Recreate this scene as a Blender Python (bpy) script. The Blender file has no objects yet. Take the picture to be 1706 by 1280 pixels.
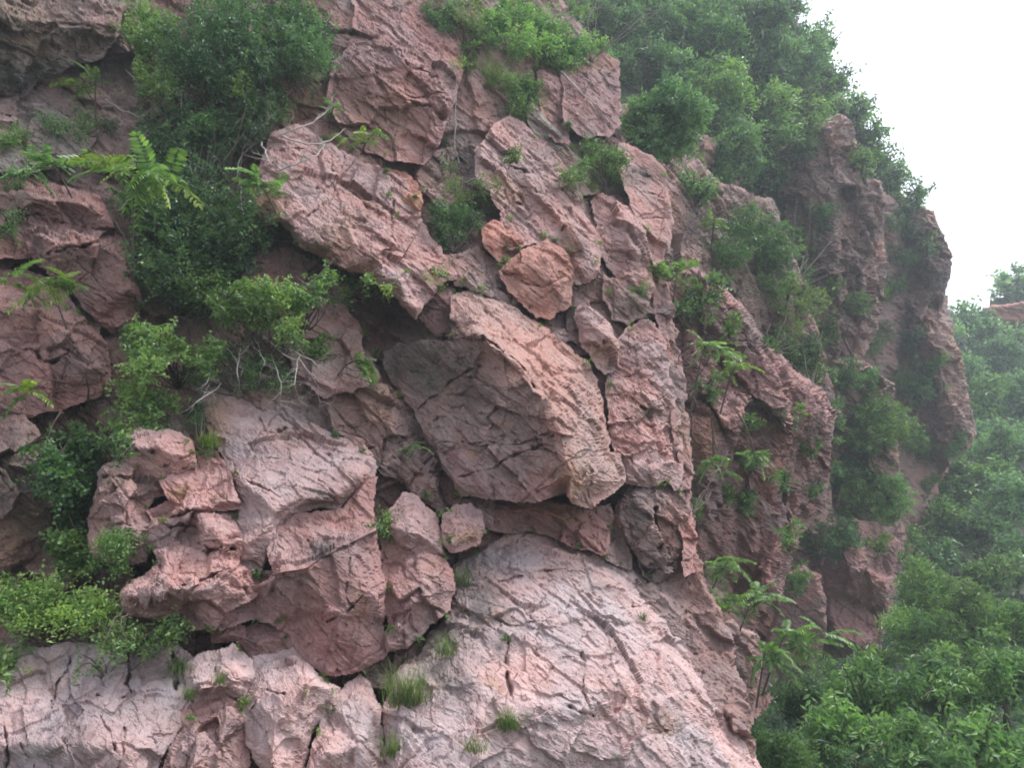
import bpy, math, random
import numpy as np
from mathutils import Vector, Matrix
from mathutils.geometry import delaunay_2d_cdt

S = bpy.context.scene
COL = S.collection
# ------------------------------------------------------------------ camera
F = 1340.0                      # focal length in units of the 1706-wide frame
PITCH = math.radians(8.0)
cam_d = bpy.data.cameras.new('camera')
cam = bpy.data.objects.new('camera', cam_d); COL.objects.link(cam)
cam.location = (0, 0, 0)
cam.rotation_euler = (math.radians(90) + PITCH, 0, 0)
cam_d.sensor_fit = 'HORIZONTAL'
cam_d.angle = 2 * math.atan(853.0 / F)
cam_d.clip_start = 0.1
cam_d.clip_end = 5000
S.camera = cam
# ------------------------------------------------------------------ light
SUN_EL, SUN_AZ = math.radians(62), math.radians(62)     # azimuth: from +Y towards +X
world = bpy.data.worlds.new('World'); S.world = world
world.use_nodes = True
nt = world.node_tree; nt.nodes.clear()
w_out = nt.nodes.new('ShaderNodeOutputWorld')
w_bg = nt.nodes.new('ShaderNodeBackground')
w_sky = nt.nodes.new('ShaderNodeTexSky')
w_sky.sky_type = 'NISHITA'; w_sky.sun_disc = False
w_sky.sun_elevation = SUN_EL; w_sky.sun_rotation = SUN_AZ
w_sky.air_density = 1.0; w_sky.dust_density = 1.5; w_sky.ozone_density = 1.0
w_hs = nt.nodes.new('ShaderNodeHueSaturation'); w_hs.inputs['Saturation'].default_value = 0.3   # a white overcast sky
nt.links.new(w_sky.outputs[0], w_hs.inputs['Color'])
nt.links.new(w_hs.outputs[0], w_bg.inputs[0])
w_bg.inputs[1].default_value = 0.15
nt.links.new(w_bg.outputs[0], w_out.inputs[0])
sun_d = bpy.data.lights.new('sun', 'SUN'); sun_d.energy = 1.3; sun_d.angle = math.radians(24)
sun_d.color = (1.0, 0.98, 0.96)
sun = bpy.data.objects.new('sun', sun_d); COL.objects.link(sun)
_sd = Vector((math.cos(SUN_EL) * math.sin(SUN_AZ), math.cos(SUN_EL) * math.cos(SUN_AZ), math.sin(SUN_EL)))
sun.rotation_euler = (-_sd).to_track_quat('-Z', 'Y').to_euler()
sun.location = (20, -10, 60)
S.view_settings.view_transform = 'Standard'
S.view_settings.look = 'None'
S.view_settings.gamma = 1.0
S.view_settings.use_curve_mapping = False
S.view_settings.exposure = 1.33
S.render.engine = 'CYCLES'
S.cycles.use_denoising = True
S.cycles.max_bounces = 6
S.cycles.diffuse_bounces = 3
S.cycles.transmission_bounces = 3
S.cycles.transparent_max_bounces = 4
S.cycles.volume_bounces = 0
S.cycles.filter_width = 1.8

# ------------------------------------------------------------------ numbers
RC = np.array(cam.rotation_euler.to_matrix())
def unproject(px, py, d):
    px = np.asarray(px, float); py = np.asarray(py, float); d = np.asarray(d, float)
    c = np.stack([(px - 853) / F * d, -(py - 640) / F * d, -d], -1)
    return c @ RC.T
_M = np.uint64(0xFFFFFFFF)
def hash3(ix, iy, iz, s):
    h = (ix.astype(np.int64) * 374761393 + iy.astype(np.int64) * 668265263 + iz.astype(np.int64) * 2147483647 + s * 974711)
    h = (h & 0xFFFFFFFF).astype(np.uint64)
    h = ((h ^ (h >> np.uint64(13))) * np.uint64(1274126177)) & _M
    h = ((h ^ (h >> np.uint64(16))) * np.uint64(2246822519)) & _M
    h = h ^ (h >> np.uint64(15))
    return h.astype(np.float64) / 4294967295.0
def vnoise(p, s=0):
    i = np.floor(p).astype(np.int64); f = p - i
    f = f * f * f * (f * (f * 6 - 15) + 10)
    r = 0
    for dx in (0, 1):
        wx = f[:, 0] if dx else 1 - f[:, 0]
        for dy in (0, 1):
            wy = f[:, 1] if dy else 1 - f[:, 1]
            for dz in (0, 1):
                wz = f[:, 2] if dz else 1 - f[:, 2]
                r = r + wx * wy * wz * hash3(i[:, 0] + dx, i[:, 1] + dy, i[:, 2] + dz, s)
    return r * 2 - 1
def fbm(p, o=4, s=0, g=0.5):
    r = 0; a = 1
    for k in range(o):
        r = r + a * vnoise(p * 2.0 ** k + 17.3 * k, s + k); a *= g
    return r
def facets(p, s, tilt, off):
    """broken rock: each cell of a jittered lattice is a tilted plane; returns height and distance to the joint"""
    i = np.floor(p).astype(np.int64)
    n = len(p)
    b1 = np.full(n, 1e9); b2 = np.full(n, 1e9); h = np.zeros(n)
    for dx in (-1, 0, 1):
        for dy in (-1, 0, 1):
            for dz in (-1, 0, 1):
                x = i[:, 0] + dx; y = i[:, 1] + dy; z = i[:, 2] + dz
                qx = p[:, 0] - x - hash3(x, y, z, s); qy = p[:, 1] - y - hash3(x, y, z, s + 1); qz = p[:, 2] - z - hash3(x, y, z, s + 2)
                d = qx * qx + qy * qy + qz * qz
                m = d < b1
                b2 = np.where(m, b1, np.minimum(b2, d))
                b1 = np.where(m, d, b1)
                t1 = hash3(x, y, z, s + 3) - .5; t2 = hash3(x, y, z, s + 4) - .5; t3 = hash3(x, y, z, s + 5) - .5
                hh = tilt * 2 * (qx * t1 + qy * t2 + qz * t3) + off * 2 * (hash3(x, y, z, s + 6) - .5)
                h = np.where(m, hh, h)
    return h, np.sqrt(b2) - np.sqrt(b1)

# ------------------------------------------------------------------ objects
def tag(o, label=None, cat=None, group=None, kind=None):
    if label: o['label'] = label
    if cat: o['category'] = cat
    if group: o['group'] = group
    if kind: o['kind'] = kind
    return o
def empty(name, loc):
    o = bpy.data.objects.new(name, None); COL.objects.link(o); o.location = loc; o.empty_display_size = 0.1
    return o
def mesh_obj(name, V, polys, mat, parent=None, attrs=None, smooth=False, origin=None):
    """polys: list of int arrays (n,3) or (n,4)"""
    V = np.asarray(V, np.float32)
    if origin is not None: V = V - np.asarray(origin, np.float32)
    me = bpy.data.meshes.new(name)
    polys = [np.asarray(p, np.int32) for p in polys if len(p)]
    me.vertices.add(len(V)); me.vertices.foreach_set('co', V.ravel())
    nl = sum(p.size for p in polys); npol = sum(len(p) for p in polys)
    me.loops.add(nl); me.polygons.add(npol)
    me.loops.foreach_set('vertex_index', np.concatenate([p.ravel() for p in polys]))
    tot = np.concatenate([np.full(len(p), p.shape[1], np.int32) for p in polys])
    st = np.concatenate([[0], np.cumsum(tot)[:-1]]).astype(np.int32)
    me.polygons.foreach_set('loop_start', st)
    me.polygons.foreach_set('use_smooth', np.full(npol, smooth, bool))
    for k, v in (attrs or {}).items():
        v = np.asarray(v, np.float32)
        if v.ndim == 1:
            a = me.attributes.new(k, 'FLOAT', 'POINT'); a.data.foreach_set('value', v)
        else:
            a = me.attributes.new(k, 'FLOAT_COLOR', 'POINT'); a.data.foreach_set('color', v.ravel())
    me.update(calc_edges=True); me.validate()
    me.materials.append(mat)
    o = bpy.data.objects.new(name, me); COL.objects.link(o)
    if parent is not None: o.parent = parent
    elif origin is not None: o.location = origin
    return o
def tubes(paths, sides=5):
    """paths: list of (points Nx3, radii N); returns V, quads"""
    V = []; Q = []; b = 0
    for P, R in paths:
        P = np.asarray(P, float); R = np.asarray(R, float); n = len(P)
        T = np.gradient(P, axis=0); T /= np.linalg.norm(T, axis=1, keepdims=True) + 1e-9
        up = np.where(np.abs(T[:, 2:3]) > .9, np.array([[1., 0, 0]]), np.array([[0, 0, 1.]]))
        A = np.cross(T, up); A /= np.linalg.norm(A, axis=1, keepdims=True) + 1e-9
        B = np.cross(T, A)
        ang = np.linspace(0, 2 * np.pi, sides, endpoint=False)
        ring = P[:, None] + R[:, None, None] * (np.cos(ang)[None, :, None] * A[:, None] + np.sin(ang)[None, :, None] * B[:, None])
        V.append(ring.reshape(-1, 3))
        i = np.arange(n - 1)[:, None] * sides; j = np.arange(sides)[None]; j2 = (j + 1) % sides
        Q.append(np.stack([i + j, i + j2, i + sides + j2, i + sides + j], -1).reshape(-1, 4) + b)
        b += n * sides
    return np.concatenate(V), np.concatenate(Q)

# ------------------------------------------------------------------ materials
def new_mat(name):
    m = bpy.data.materials.new(name); m.use_nodes = True
    t = m.node_tree; t.nodes.clear()
    o = t.nodes.new('ShaderNodeOutputMaterial')
    return m, t, o
def N(t, typ, **kw):
    n = t.nodes.new(typ)
    for k, v in kw.items():
        if k.startswith('i_'): n.inputs[k[2:].replace('_', ' ')].default_value = v
        else: setattr(n, k, v)
    return n
def mixc(t, fac, a, b, mode='MIX'):
    n = t.nodes.new('ShaderNodeMix'); n.data_type = 'RGBA'; n.blend_type = mode
    for sock, v in ((n.inputs[0], fac), (n.inputs[6], a), (n.inputs[7], b)):
        if hasattr(v, 'is_output'): t.links.new(v, sock)
        else: sock.default_value = v
    return n.outputs[2]
def ramp(t, src, pts):
    r = t.nodes.new('ShaderNodeValToRGB'); cr = r.color_ramp
    while len(cr.elements) < len(pts): cr.elements.new(0.5)
    for e, (p, c) in zip(cr.elements, pts):
        e.position = p; e.color = (c, c, c, 1) if not hasattr(c, '__len__') else c
    t.links.new(src, r.inputs[0]); return r.outputs[0]
def rock_material():
    m, t, o = new_mat('rock')
    L = t.links.new
    geo = N(t, 'ShaderNodeNewGeometry'); info = N(t, 'ShaderNodeObjectInfo')
    marks = N(t, 'ShaderNodeAttribute', attribute_name='marks')
    sep = N(t, 'ShaderNodeSeparateColor'); L(marks.outputs['Color'], sep.inputs[0])
    def noise(scale, detail=5, rough=.6, vec=None, dist=0.):
        n = N(t, 'ShaderNodeTexNoise', i_Scale=scale, i_Detail=detail, i_Roughness=rough, i_Distortion=dist)
        L(vec or geo.outputs['Position'], n.inputs['Vector']); return n.outputs['Fac']
    mp = N(t, 'ShaderNodeMapping', vector_type='TEXTURE')
    mp.inputs['Rotation'].default_value = (0.3, math.radians(38), 0.4); mp.inputs['Scale'].default_value = (5.0, 1.4, 0.55)
    L(geo.outputs['Position'], mp.inputs['Vector'])
    base = info.outputs['Color']
    c = mixc(t, ramp(t, noise(.9, 5), [(.40, 0.), (.62, 1.)]), base, (1.22, 0.98, 0.90, 1), 'MULTIPLY')
    c = mixc(t, ramp(t, noise(0.7, 3, .5, None, .6), [(.5, 0.), (.78, .5)]), c, (0.74, 0.80, 0.84, 1), 'MULTIPLY')
    c = mixc(t, ramp(t, noise(7, 6, .7), [(.3, .75), (.55, 0.)]), c, (0.66, 0.58, 0.56, 1), 'MULTIPLY')
    c = mixc(t, ramp(t, noise(2.2, 8, .75, mp.outputs[0]), [(.52, 0.), (.75, .55)]), c, (0.54, 0.42, 0.40, 1))      # pale worn streaks along the bedding
    c = mixc(t, ramp(t, noise(3.4, 6, .7, mp.outputs[0]), [(.3, .6), (.46, 0.)]), c, (0.62, 0.55, 0.53, 1), 'MULTIPLY')
    c = mixc(t, ramp(t, noise(38, 4, .7), [(.33, .45), (.5, 0.)]), c, (0.6, 0.55, 0.53, 1), 'MULTIPLY')             # dark grains
    c = mixc(t, ramp(t, noise(55, 3, .6), [(.58, 0.), (.72, .45)]), c, (0.56, 0.47, 0.44, 1))
    mv = N(t, 'ShaderNodeMapping', vector_type='TEXTURE'); mv.inputs['Scale'].default_value = (.55, .55, 4.5); L(geo.outputs['Position'], mv.inputs['Vector'])
    c = mixc(t, ramp(t, noise(1.6, 5, .65, mv.outputs[0]), [(.56, 0.), (.72, .55)]), c, (0.50, 0.47, 0.46, 1), 'MULTIPLY')      # runs of old seepage
    c = mixc(t, ramp(t, noise(2.6, 7, .7), [(.60, 0.), (.70, .6)]), c, (0.40, 0.22, 0.14, 1))       # rust
    c = mixc(t, ramp(t, noise(4.5, 7, .75), [(.62, 0.), (.72, .5)]), c, (0.36, 0.35, 0.30, 1))      # grey lichen
    def mask(sock, sc, lo, hi):
        mu = N(t, 'ShaderNodeMath', operation='MULTIPLY'); L(sock, mu.inputs[0])
        L(ramp(t, noise(sc, 6, .7), [(lo, 0.), (hi, 1.)]), mu.inputs[1]); return mu.outputs[0]
    c = mixc(t, mask(sep.outputs[0], 5, .28, .55), c, (0.085, 0.085, 0.078, 1))     # lichen and soot; on the boulder's dark face also painted shade
    c = mixc(t, mask(sep.outputs[1], 4, .25, .6), c, (0.36, 0.215, 0.115, 1))       # ochre
    c = mixc(t, mask(sep.outputs[2], 9, .3, .6), c, (0.085, 0.10, 0.045, 1))        # moss and earth
    bs = N(t, 'ShaderNodeBsdfPrincipled', i_Roughness=.88)
    bs.inputs['Specular IOR Level'].default_value = .25
    L(c, bs.inputs['Base Color'])
    vo = N(t, 'ShaderNodeTexVoronoi', feature='DISTANCE_TO_EDGE', i_Scale=9.)
    nv = N(t, 'ShaderNodeMix', data_type='VECTOR'); nv.inputs[0].default_value = .25
    nn = N(t, 'ShaderNodeTexNoise', i_Scale=6., i_Detail=4.); L(geo.outputs['Position'], nn.inputs['Vector'])
    L(mp.outputs[0], nv.inputs[4]); L(nn.outputs['Color'], nv.inputs[5]); L(nv.outputs[1], vo.inputs['Vector'])
    b1 = N(t, 'ShaderNodeBump', i_Strength=.7, i_Distance=.03); L(noise(24, 8, .72), b1.inputs['Height'])
    b2 = N(t, 'ShaderNodeBump', i_Strength=.45, i_Distance=.06); L(noise(3.2, 9, .75, mp.outputs[0]), b2.inputs['Height']); L(b1.outputs[0], b2.inputs['Normal'])
    b3 = N(t, 'ShaderNodeBump', i_Strength=.35, i_Distance=.02); L(ramp(t, vo.outputs['Distance'], [(0., 0.), (.06, 1.)]), b3.inputs['Height']); L(b2.outputs[0], b3.inputs['Normal'])
    L(b3.outputs[0], bs.inputs['Normal'])
    L(bs.outputs[0], o.inputs[0])
    return m
def leaf_material(name, dark, light, trans=.38, rough=.42):
    m, t, o = new_mat(name); L = t.links.new
    a = N(t, 'ShaderNodeAttribute', attribute_name='tint'); info = N(t, 'ShaderNodeObjectInfo')
    c = mixc(t, a.outputs['Fac'], (*dark, 1), (*light, 1))
    c = mixc(t, 1.0, c, info.outputs['Color'], 'MULTIPLY')
    bs = N(t, 'ShaderNodeBsdfPrincipled', i_Roughness=rough); bs.inputs['Specular IOR Level'].default_value = .55
    L(c, bs.inputs['Base Color'])
    tr = N(t, 'ShaderNodeBsdfTranslucent'); L(mixc(t, 1.0, c, (1.1, 1.25, .6, 1), 'MULTIPLY'), tr.inputs[0])
    mx = N(t, 'ShaderNodeMixShader'); mx.inputs[0].default_value = trans
    L(bs.outputs[0], mx.inputs[1]); L(tr.outputs[0], mx.inputs[2]); L(mx.outputs[0], o.inputs[0])
    return m
def plain_material(name, col, rough=.85, var=.35, scale=9):
    m, t, o = new_mat(name); L = t.links.new
    geo = N(t, 'ShaderNodeNewGeometry')
    n = N(t, 'ShaderNodeTexNoise', i_Scale=scale, i_Detail=6., i_Roughness=.7); L(geo.outputs['Position'], n.inputs['Vector'])
    c = mixc(t, ramp(t, n.outputs['Fac'], [(.3, 0.), (.7, 1.)]), (*[x * (1 - var) for x in col], 1), (*[min(1, x * (1 + var)) for x in col], 1))
    bs = N(t, 'ShaderNodeBsdfPrincipled', i_Roughness=rough); L(c, bs.inputs['Base Color'])
    bp = N(t, 'ShaderNodeBump', i_Strength=.5, i_Distance=.02); L(n.outputs['Fac'], bp.inputs['Height']); L(bp.outputs[0], bs.inputs['Normal'])
    L(bs.outputs[0], o.inputs[0]); return m
ROCK = rock_material()
LEAF = leaf_material('leaf', (0.042, 0.110, 0.044), (0.205, 0.345, 0.120))
BARK = plain_material('bark', (0.10, 0.075, 0.06), .9, .4, 20)
TWIG = plain_material('dead_twig', (0.42, 0.385, 0.355), .9, .3, 20)
SOIL = plain_material('soil', (0.035, 0.05, 0.02), .95, .5, 1.5)
# ------------------------------------------------------------------ rock masses
_gx = np.array([0, 400, 800, 1150.]); _gy = np.array([0, 400, 800, 1280.])
_gd = np.array([[11.6, 12.8, 15.2, 20.0], [9.6, 10.6, 12.0, 15.5], [8.2, 8.7, 10.0, 12.0], [6.8, 7.0, 7.6, 8.8]])
def d0(px, py):
    """distance of the near cliff's mean slope"""
    ix = np.clip(np.searchsorted(_gx, px) - 1, 0, 2); iy = np.clip(np.searchsorted(_gy, py) - 1, 0, 2)
    fx = (px - _gx[ix]) / (_gx[ix + 1] - _gx[ix]); fy = (py - _gy[iy]) / (_gy[iy + 1] - _gy[iy])
    fx = np.clip(fx, -.3, 1.3); fy = np.clip(fy, -.3, 1.3)
    return (_gd[iy, ix] * (1 - fx) + _gd[iy, ix + 1] * fx) * (1 - fy) + (_gd[iy + 1, ix] * (1 - fx) + _gd[iy + 1, ix + 1] * fx) * fy
ZB = np.full((340, 450), 1e3)            # nearest rock along each direction, to seat the plants on
def zb_at(px, py, r=1):
    i = int(np.clip((py + 40) / 4, 0, 339)); j = int(np.clip((px + 40) / 4, 0, 449))
    w = ZB[max(0, i - r):i + r + 1, max(0, j - r):j + r + 1]; w = w[w < 900]
    return float(np.median(w)) if len(w) else float(d0(np.array(px * 1.), np.array(py * 1.)))
def seg_dist(X, Y, pts, closed=False):
    pts = [(p[0], p[1]) for p in pts]
    if closed: pts = pts + [pts[0]]
    best = np.full(X.shape, 1e9)
    for (ax, ay), (bx, by) in zip(pts[:-1], pts[1:]):
        vx, vy = bx - ax, by - ay; l2 = vx * vx + vy * vy + 1e-9
        t = np.clip(((X - ax) * vx + (Y - ay) * vy) / l2, 0, 1)
        best = np.minimum(best, (X - ax - t * vx) ** 2 + (Y - ay - t * vy) ** 2)
    return np.sqrt(best)
def unit3(v): return v / np.linalg.norm(v)
EDGEPTS = []
def inside(X, Y, poly):
    r = np.zeros(X.shape, bool); n = len(poly)
    for k in range(n):
        x1, y1 = poly[k][:2]; x2, y2 = poly[(k + 1) % n][:2]
        if y1 == y2: continue
        c = ((y1 > Y) != (y2 > Y)) & (X < (x2 - x1) * (Y - y1) / (y2 - y1) + x1)
        r ^= c
    return r
BED = np.array(Matrix.Rotation(math.radians(38), 3, 'Y') @ Matrix.Rotation(math.radians(18), 3, 'X'))
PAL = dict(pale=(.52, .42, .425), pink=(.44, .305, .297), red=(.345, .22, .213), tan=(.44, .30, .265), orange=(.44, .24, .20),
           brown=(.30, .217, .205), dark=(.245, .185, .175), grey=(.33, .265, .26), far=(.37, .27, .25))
_rs = [100]
def box_blur(A, M, k):
    if k < 1: return A
    def bl(Z):
        for ax in (0, 1):
            c = np.cumsum(np.pad(Z, [(k + 1, k) if a == ax else (0, 0) for a in (0, 1)]), axis=ax)
            n = Z.shape[ax]
            Z = (c[2 * k + 1:2 * k + 1 + n] - c[:n]) if ax == 0 else (c[:, 2 * k + 1:2 * k + 1 + n] - c[:, :n])
        return Z
    w = bl(M.astype(float)); z = bl(np.where(M, A, 0))
    return np.where(M, z / np.maximum(w, 1e-9), A)
def relief(name, label, cat, outline, inner=(), ridges=(), o=0., absd=False, step=1.8, color='pink', rough=1., edge=(14, .22), blur=3.6,
           cracks=(), seeds=None, warp=4.2, thick=1.2, marks=(), kind=None, mat=None, lam=1., jag=.07, sz=1., group=None, part='block', cell_aniso=(1., 0.), seat=True, of=.42, grow=5., jc=1., flat=True):
    _rs[0] += 31; seed = _rs[0]; rng = random.Random(seed)
    cx0 = sum(p[0] for p in outline) / len(outline); cy0 = sum(p[1] for p in outline) / len(outline)
    gr = 0 if (absd or kind) else grow; fo = 1. if (absd or kind) else of
    full = [(p[0] + gr * (p[0] - cx0) / (math.hypot(p[0] - cx0, p[1] - cy0) + 1), p[1] + gr * (p[1] - cy0) / (math.hypot(p[0] - cx0, p[1] - cy0) + 1), (0. if len(p) < 3 else p[2] * fo if p[2] > 0 else p[2])) for p in outline]
    pts = list(full); edges = [(i, (i + 1) % len(full)) for i in range(len(full))]
    for rd in ridges:
        b = len(pts)
        for p in rd: pts.append(p)
        edges += [(b + i, b + i + 1) for i in range(len(rd) - 1)]
    pts += list(inner)
    vv, _, ff, ov, _, _ = delaunay_2d_cdt([Vector((p[0], p[1])) for p in pts], edges, [], 0, 1e-4)
    offs = []
    for v, src in zip(vv, ov):
        if src: offs.append(pts[src[0]][2])
        else:
            w = [(1 / (1e-3 + (p[0] - v.x) ** 2 + (p[1] - v.y) ** 2), p[2]) for p in pts]
            offs.append(sum(a * b for a, b in w) / sum(a for a, _ in w))
    A = np.array([(v.x, v.y) for v in vv]); offs = np.array(offs)
    xs = np.arange(A[:, 0].min() - 14, A[:, 0].max() + 14, step); ys = np.arange(A[:, 1].min() - 14, A[:, 1].max() + 14, step)
    X, Y = np.meshgrid(xs, ys); sh = X.shape
    q = np.stack([X.ravel() / 36, Y.ravel() / 36, np.full(X.size, seed * .37)], -1)
    WX = X + warp * (fbm(q, 4, 5, .6)).reshape(sh); WY = Y + warp * (fbm(q, 4, 55, .6)).reshape(sh)
    Mk = inside(WX, WY, full)
    if not Mk.any(): return None
    D = np.full(sh, np.nan)
    for f in ff:
        a, b, c = [A[i] for i in f[:3]]; oa, ob, oc = [offs[i] for i in f[:3]]
        det = (b[1] - c[1]) * (a[0] - c[0]) + (c[0] - b[0]) * (a[1] - c[1])
        if abs(det) < 1e-9: continue
        l1 = ((b[1] - c[1]) * (WX - c[0]) + (c[0] - b[0]) * (WY - c[1])) / det
        l2 = ((c[1] - a[1]) * (WX - c[0]) + (a[0] - c[0]) * (WY - c[1])) / det
        l3 = 1 - l1 - l2
        m = (l1 >= -1e-6) & (l2 >= -1e-6) & (l3 >= -1e-6)
        D[m] = (l1 * oa + l2 * ob + l3 * oc)[m]
    Mk &= ~np.isnan(D); D = np.where(Mk, D, 0)
    D = box_blur(D, Mk, int(blur / step))
    ed = seg_dist(WX, WY, full, True)
    r, a = edge
    if not kind and not absd: EDGEPTS.extend((p[0], p[1]) for p in full)
    r *= .36 if not absd else .75; a *= .15 if not absd else .6
    D = D + a * (1 - np.clip(ed / r, 0, 1)) ** 2
    cell = np.zeros(sh, int)
    if seeds:
        ca, ang = cell_aniso; cs, sn = math.cos(math.radians(ang)), math.sin(math.radians(ang))
        def T(x, y): return (x * cs + y * sn) / ca, (-x * sn + y * cs)
        w2 = 3.5 * fbm(q * 1.3 + 40, 3, 9, .55).reshape(sh)
        TX, TY = T(WX + w2, WY - w2)
        Sx = np.array([T(*s[:2]) for s in seeds])
        d2 = np.stack([(TX - sx) ** 2 + (TY - sy) ** 2 for sx, sy in Sx]); cell = d2.argmin(0)
        bd = np.full(sh, 1e9); dm = d2.min(0)
        for k in range(len(seeds)):
            dd = np.hypot(Sx[cell, 0] - Sx[k, 0], Sx[cell, 1] - Sx[k, 1])
            bd = np.where(cell == k, bd, np.minimum(bd, (d2[k] - dm) / (2 * dd + 1e-9)))
        for k, s in enumerate(seeds):
            m = cell == k
            dz = (s[2] if len(s) > 2 else 0) + rng.uniform(-jag, jag)
            D = np.where(m, D + dz + rng.uniform(-2, 2) * jag * (WX - s[0]) / 60 + rng.uniform(-1.4, 2.2) * jag * (WY - s[1]) / -60, D)
        jn = np.clip(.12 + 1.2 * fbm(q * .8 + 77, 2, 91).reshape(sh), 0, 1)          # joints open here and closed there
        D = D + jc * (.006 + .05 * jn ** 2) * np.exp(-(bd / (1.3 + 1.2 * jn)) ** 2) + .006 * (1 - np.clip(bd / 10, 0, 1)) ** 2
    if seeds: D = box_blur(D, Mk, 1)
    for ck in cracks:
        w, dp, *line = ck
        if len(line) == 1: line = line[0]
        cn = fbm(q * 2.2 + 3.1 * len(line), 3, 119).reshape(sh)
        D = D + dp * .8 * np.clip(.55 + .8 * cn, 0, 1.2) * np.exp(-(seg_dist(WX, WY, line) / (w * np.clip(.5 + .35 * cn, .25, .9))) ** 2)
    base = np.zeros(sh) if absd else d0(X, Y)
    D = D + base + o
    idx = np.full(sh, -1); mm = Mk; idx[mm] = np.arange(mm.sum())
    P = unproject(X[mm], Y[mm], D[mm]); cellv = cell[mm]
    iy, ix = np.where(mm[:-1, :-1] & mm[1:, :-1] & mm[:-1, 1:] & mm[1:, 1:])
    Q = np.stack([idx[iy, ix], idx[iy + 1, ix], idx[iy + 1, ix + 1], idx[iy, ix + 1]], -1)
    # displacement along the surface normal, in real space
    fn = np.cross(P[Q[:, 2]] - P[Q[:, 0]], P[Q[:, 3]] - P[Q[:, 1]])
    nn = np.zeros_like(P)
    for k in range(4):
        for c in range(3): nn[:, c] += np.bincount(Q[:, k], fn[:, c], len(P))
    ray = P / np.linalg.norm(P, axis=1, keepdims=True)
    nn /= np.linalg.norm(nn, axis=1, keepdims=True) + 1e-12
    flip = (nn * ray).sum(1) > 0; nn[flip] *= -1
    for c in range(3):
        g = np.zeros(sh); g[mm] = nn[:, c]
        g = box_blur(box_blur(g, Mk, int(9 / step)), Mk, int(9 / step)); nn[:, c] = g[mm]
    nn /= np.linalg.norm(nn, axis=1, keepdims=True) + 1e-12
    nn = nn - .45 * ray; nn /= np.linalg.norm(nn, axis=1, keepdims=True) + 1e-12
    sc = (float(D[mm].mean()) / 9.) ** .6 * sz
    B = P @ BED / sc; B = B + .028 * np.stack([fbm(B * 2.1 + 9 * k, 3, 70 + k) for k in range(3)], -1)
    anis = np.array([.62, .85, 1.3])
    h = np.zeros(len(P))
    for n_, sp, stp, cw in (((.64, .25, .73), .42, .028, .011), ((.93, .22, -.2), .55, .022, .010), ((-.50, .2, .84), .75, .018, .010), ((.55, .2, .8), .13, .006, .005)):
        n_ = unit3(np.array(n_) + np.array([rng.uniform(-.12, .12) for _ in range(3)]))
        t = (P @ n_) / (sp * sc) + .16 * vnoise(P / sc * 1.1 + 7, 33) + .03 * vnoise(P / sc * 6, 34)
        kf = np.floor(t); fr = t - kf; z0 = np.zeros(len(P), int)
        cx = .25 + .5 * hash3(kf.astype(int), z0, z0, 61)
        up_ = fr > cx
        kk = kf.astype(int) + up_
        h += (hash3(kk, z0, z0, 62) - .5) * 2 * stp
        g_ = np.clip(.15 + 1.5 * vnoise(P / sc * 1.3 + 3 * kk[:, None], 35), 0, 1)
        h -= g_ * stp * .9 * jc * np.exp(-((fr - cx) * sp / cw) ** 2)
    jg = np.clip(-.1 + 1.5 * fbm(B * 1.1 + 5, 2, 63), 0, 1)
    for (s, t, of, jt, w) in ((1.5, .14, .008, .008, .018), (3.6, .15, .003, .004, .03), (8.5, .20, .0018, .002, .05), (20., .26, .0011, .0, .05)):
        hh, j = facets(B * anis * s, seed % 7 * 11 + int(s * 10), t / s, of)
        h += (hh - jt * jg * np.exp(-(j / w) ** 2))
    gate = np.clip(fbm(B * .9 + 31, 2, 3) * 1.6 + .35, 0, 1)
    z = B[:, 2] * 7 + B[:, 0] * .8 + .3 * vnoise(B * 2.3, 8)
    st = z - np.floor(z)
    h += lam * gate * .010 * (st ** 1.6 - .5)
    z2 = B[:, 2] * 19 + B[:, 1] * 1.5 + .4 * vnoise(B * 4, 18); st2 = z2 - np.floor(z2)
    h += lam * (1 - gate * .5) * .006 * (st2 - .5)
    h += .016 * fbm(B * 1.1, 2, 21) + .0022 * fbm(B * 14, 3, 41, .6)
    h *= np.clip(ed[mm] / 9, .2, 1)
    P = P + nn * (h * rough * sc)[:, None]
    mk = np.zeros((len(P), 4)); mk[:, 3] = 1
    for (mx, my, rx, ry, ch, stg) in marks:
        g = np.exp(-(((WX[mm] - mx) / rx) ** 2 + ((WY[mm] - my) / ry) ** 2) ** 1.5) * stg
        mk[:, ch] = np.maximum(mk[:, ch], g)
    if seat:
        dep = P @ RC; dv = -dep[:, 2]
        jj = np.clip((X[mm] + 40) / 4, 0, 449).astype(int); ii = np.clip((Y[mm] + 40) / 4, 0, 339).astype(int)
        np.minimum.at(ZB, (ii, jj), dv)
    # bodies
    ids = np.unique(cellv[Q[:, 0]]) if len(Q) else []
    org = P.mean(0)
    root = None; objs = []
    multi = len(ids) > 1
    if multi: root = empty(name, tuple(org))
    for c in ids:
        q_ = Q[cellv[Q[:, 0]] == c]
        if len(q_) < 25 and multi: continue
        use, inv = np.unique(q_, return_inverse=True); q_ = inv.reshape(-1, 4)
        p = P[use]
        e = np.concatenate([q_[:, [0, 1]], q_[:, [1, 2]], q_[:, [2, 3]], q_[:, [3, 0]]])
        key = np.sort(e, 1); key = key[:, 0].astype(np.int64) * len(p) + key[:, 1]
        _, first, cnt = np.unique(key, return_index=True, return_counts=True)
        be = e[first[cnt == 1]]
        bv, binv = np.unique(be, return_inverse=True); binv = binv.reshape(-1, 2)
        tk = min(thick, .45 + .004 * len(bv)) if multi else thick
        cen = p[bv].mean(0)
        ring = p[bv] + ray[use][bv] * tk * .5 ; ring2 = cen + (p[bv] - cen) * .72 + ray[use][bv] * tk
        n0 = len(p); nb = len(bv)
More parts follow.
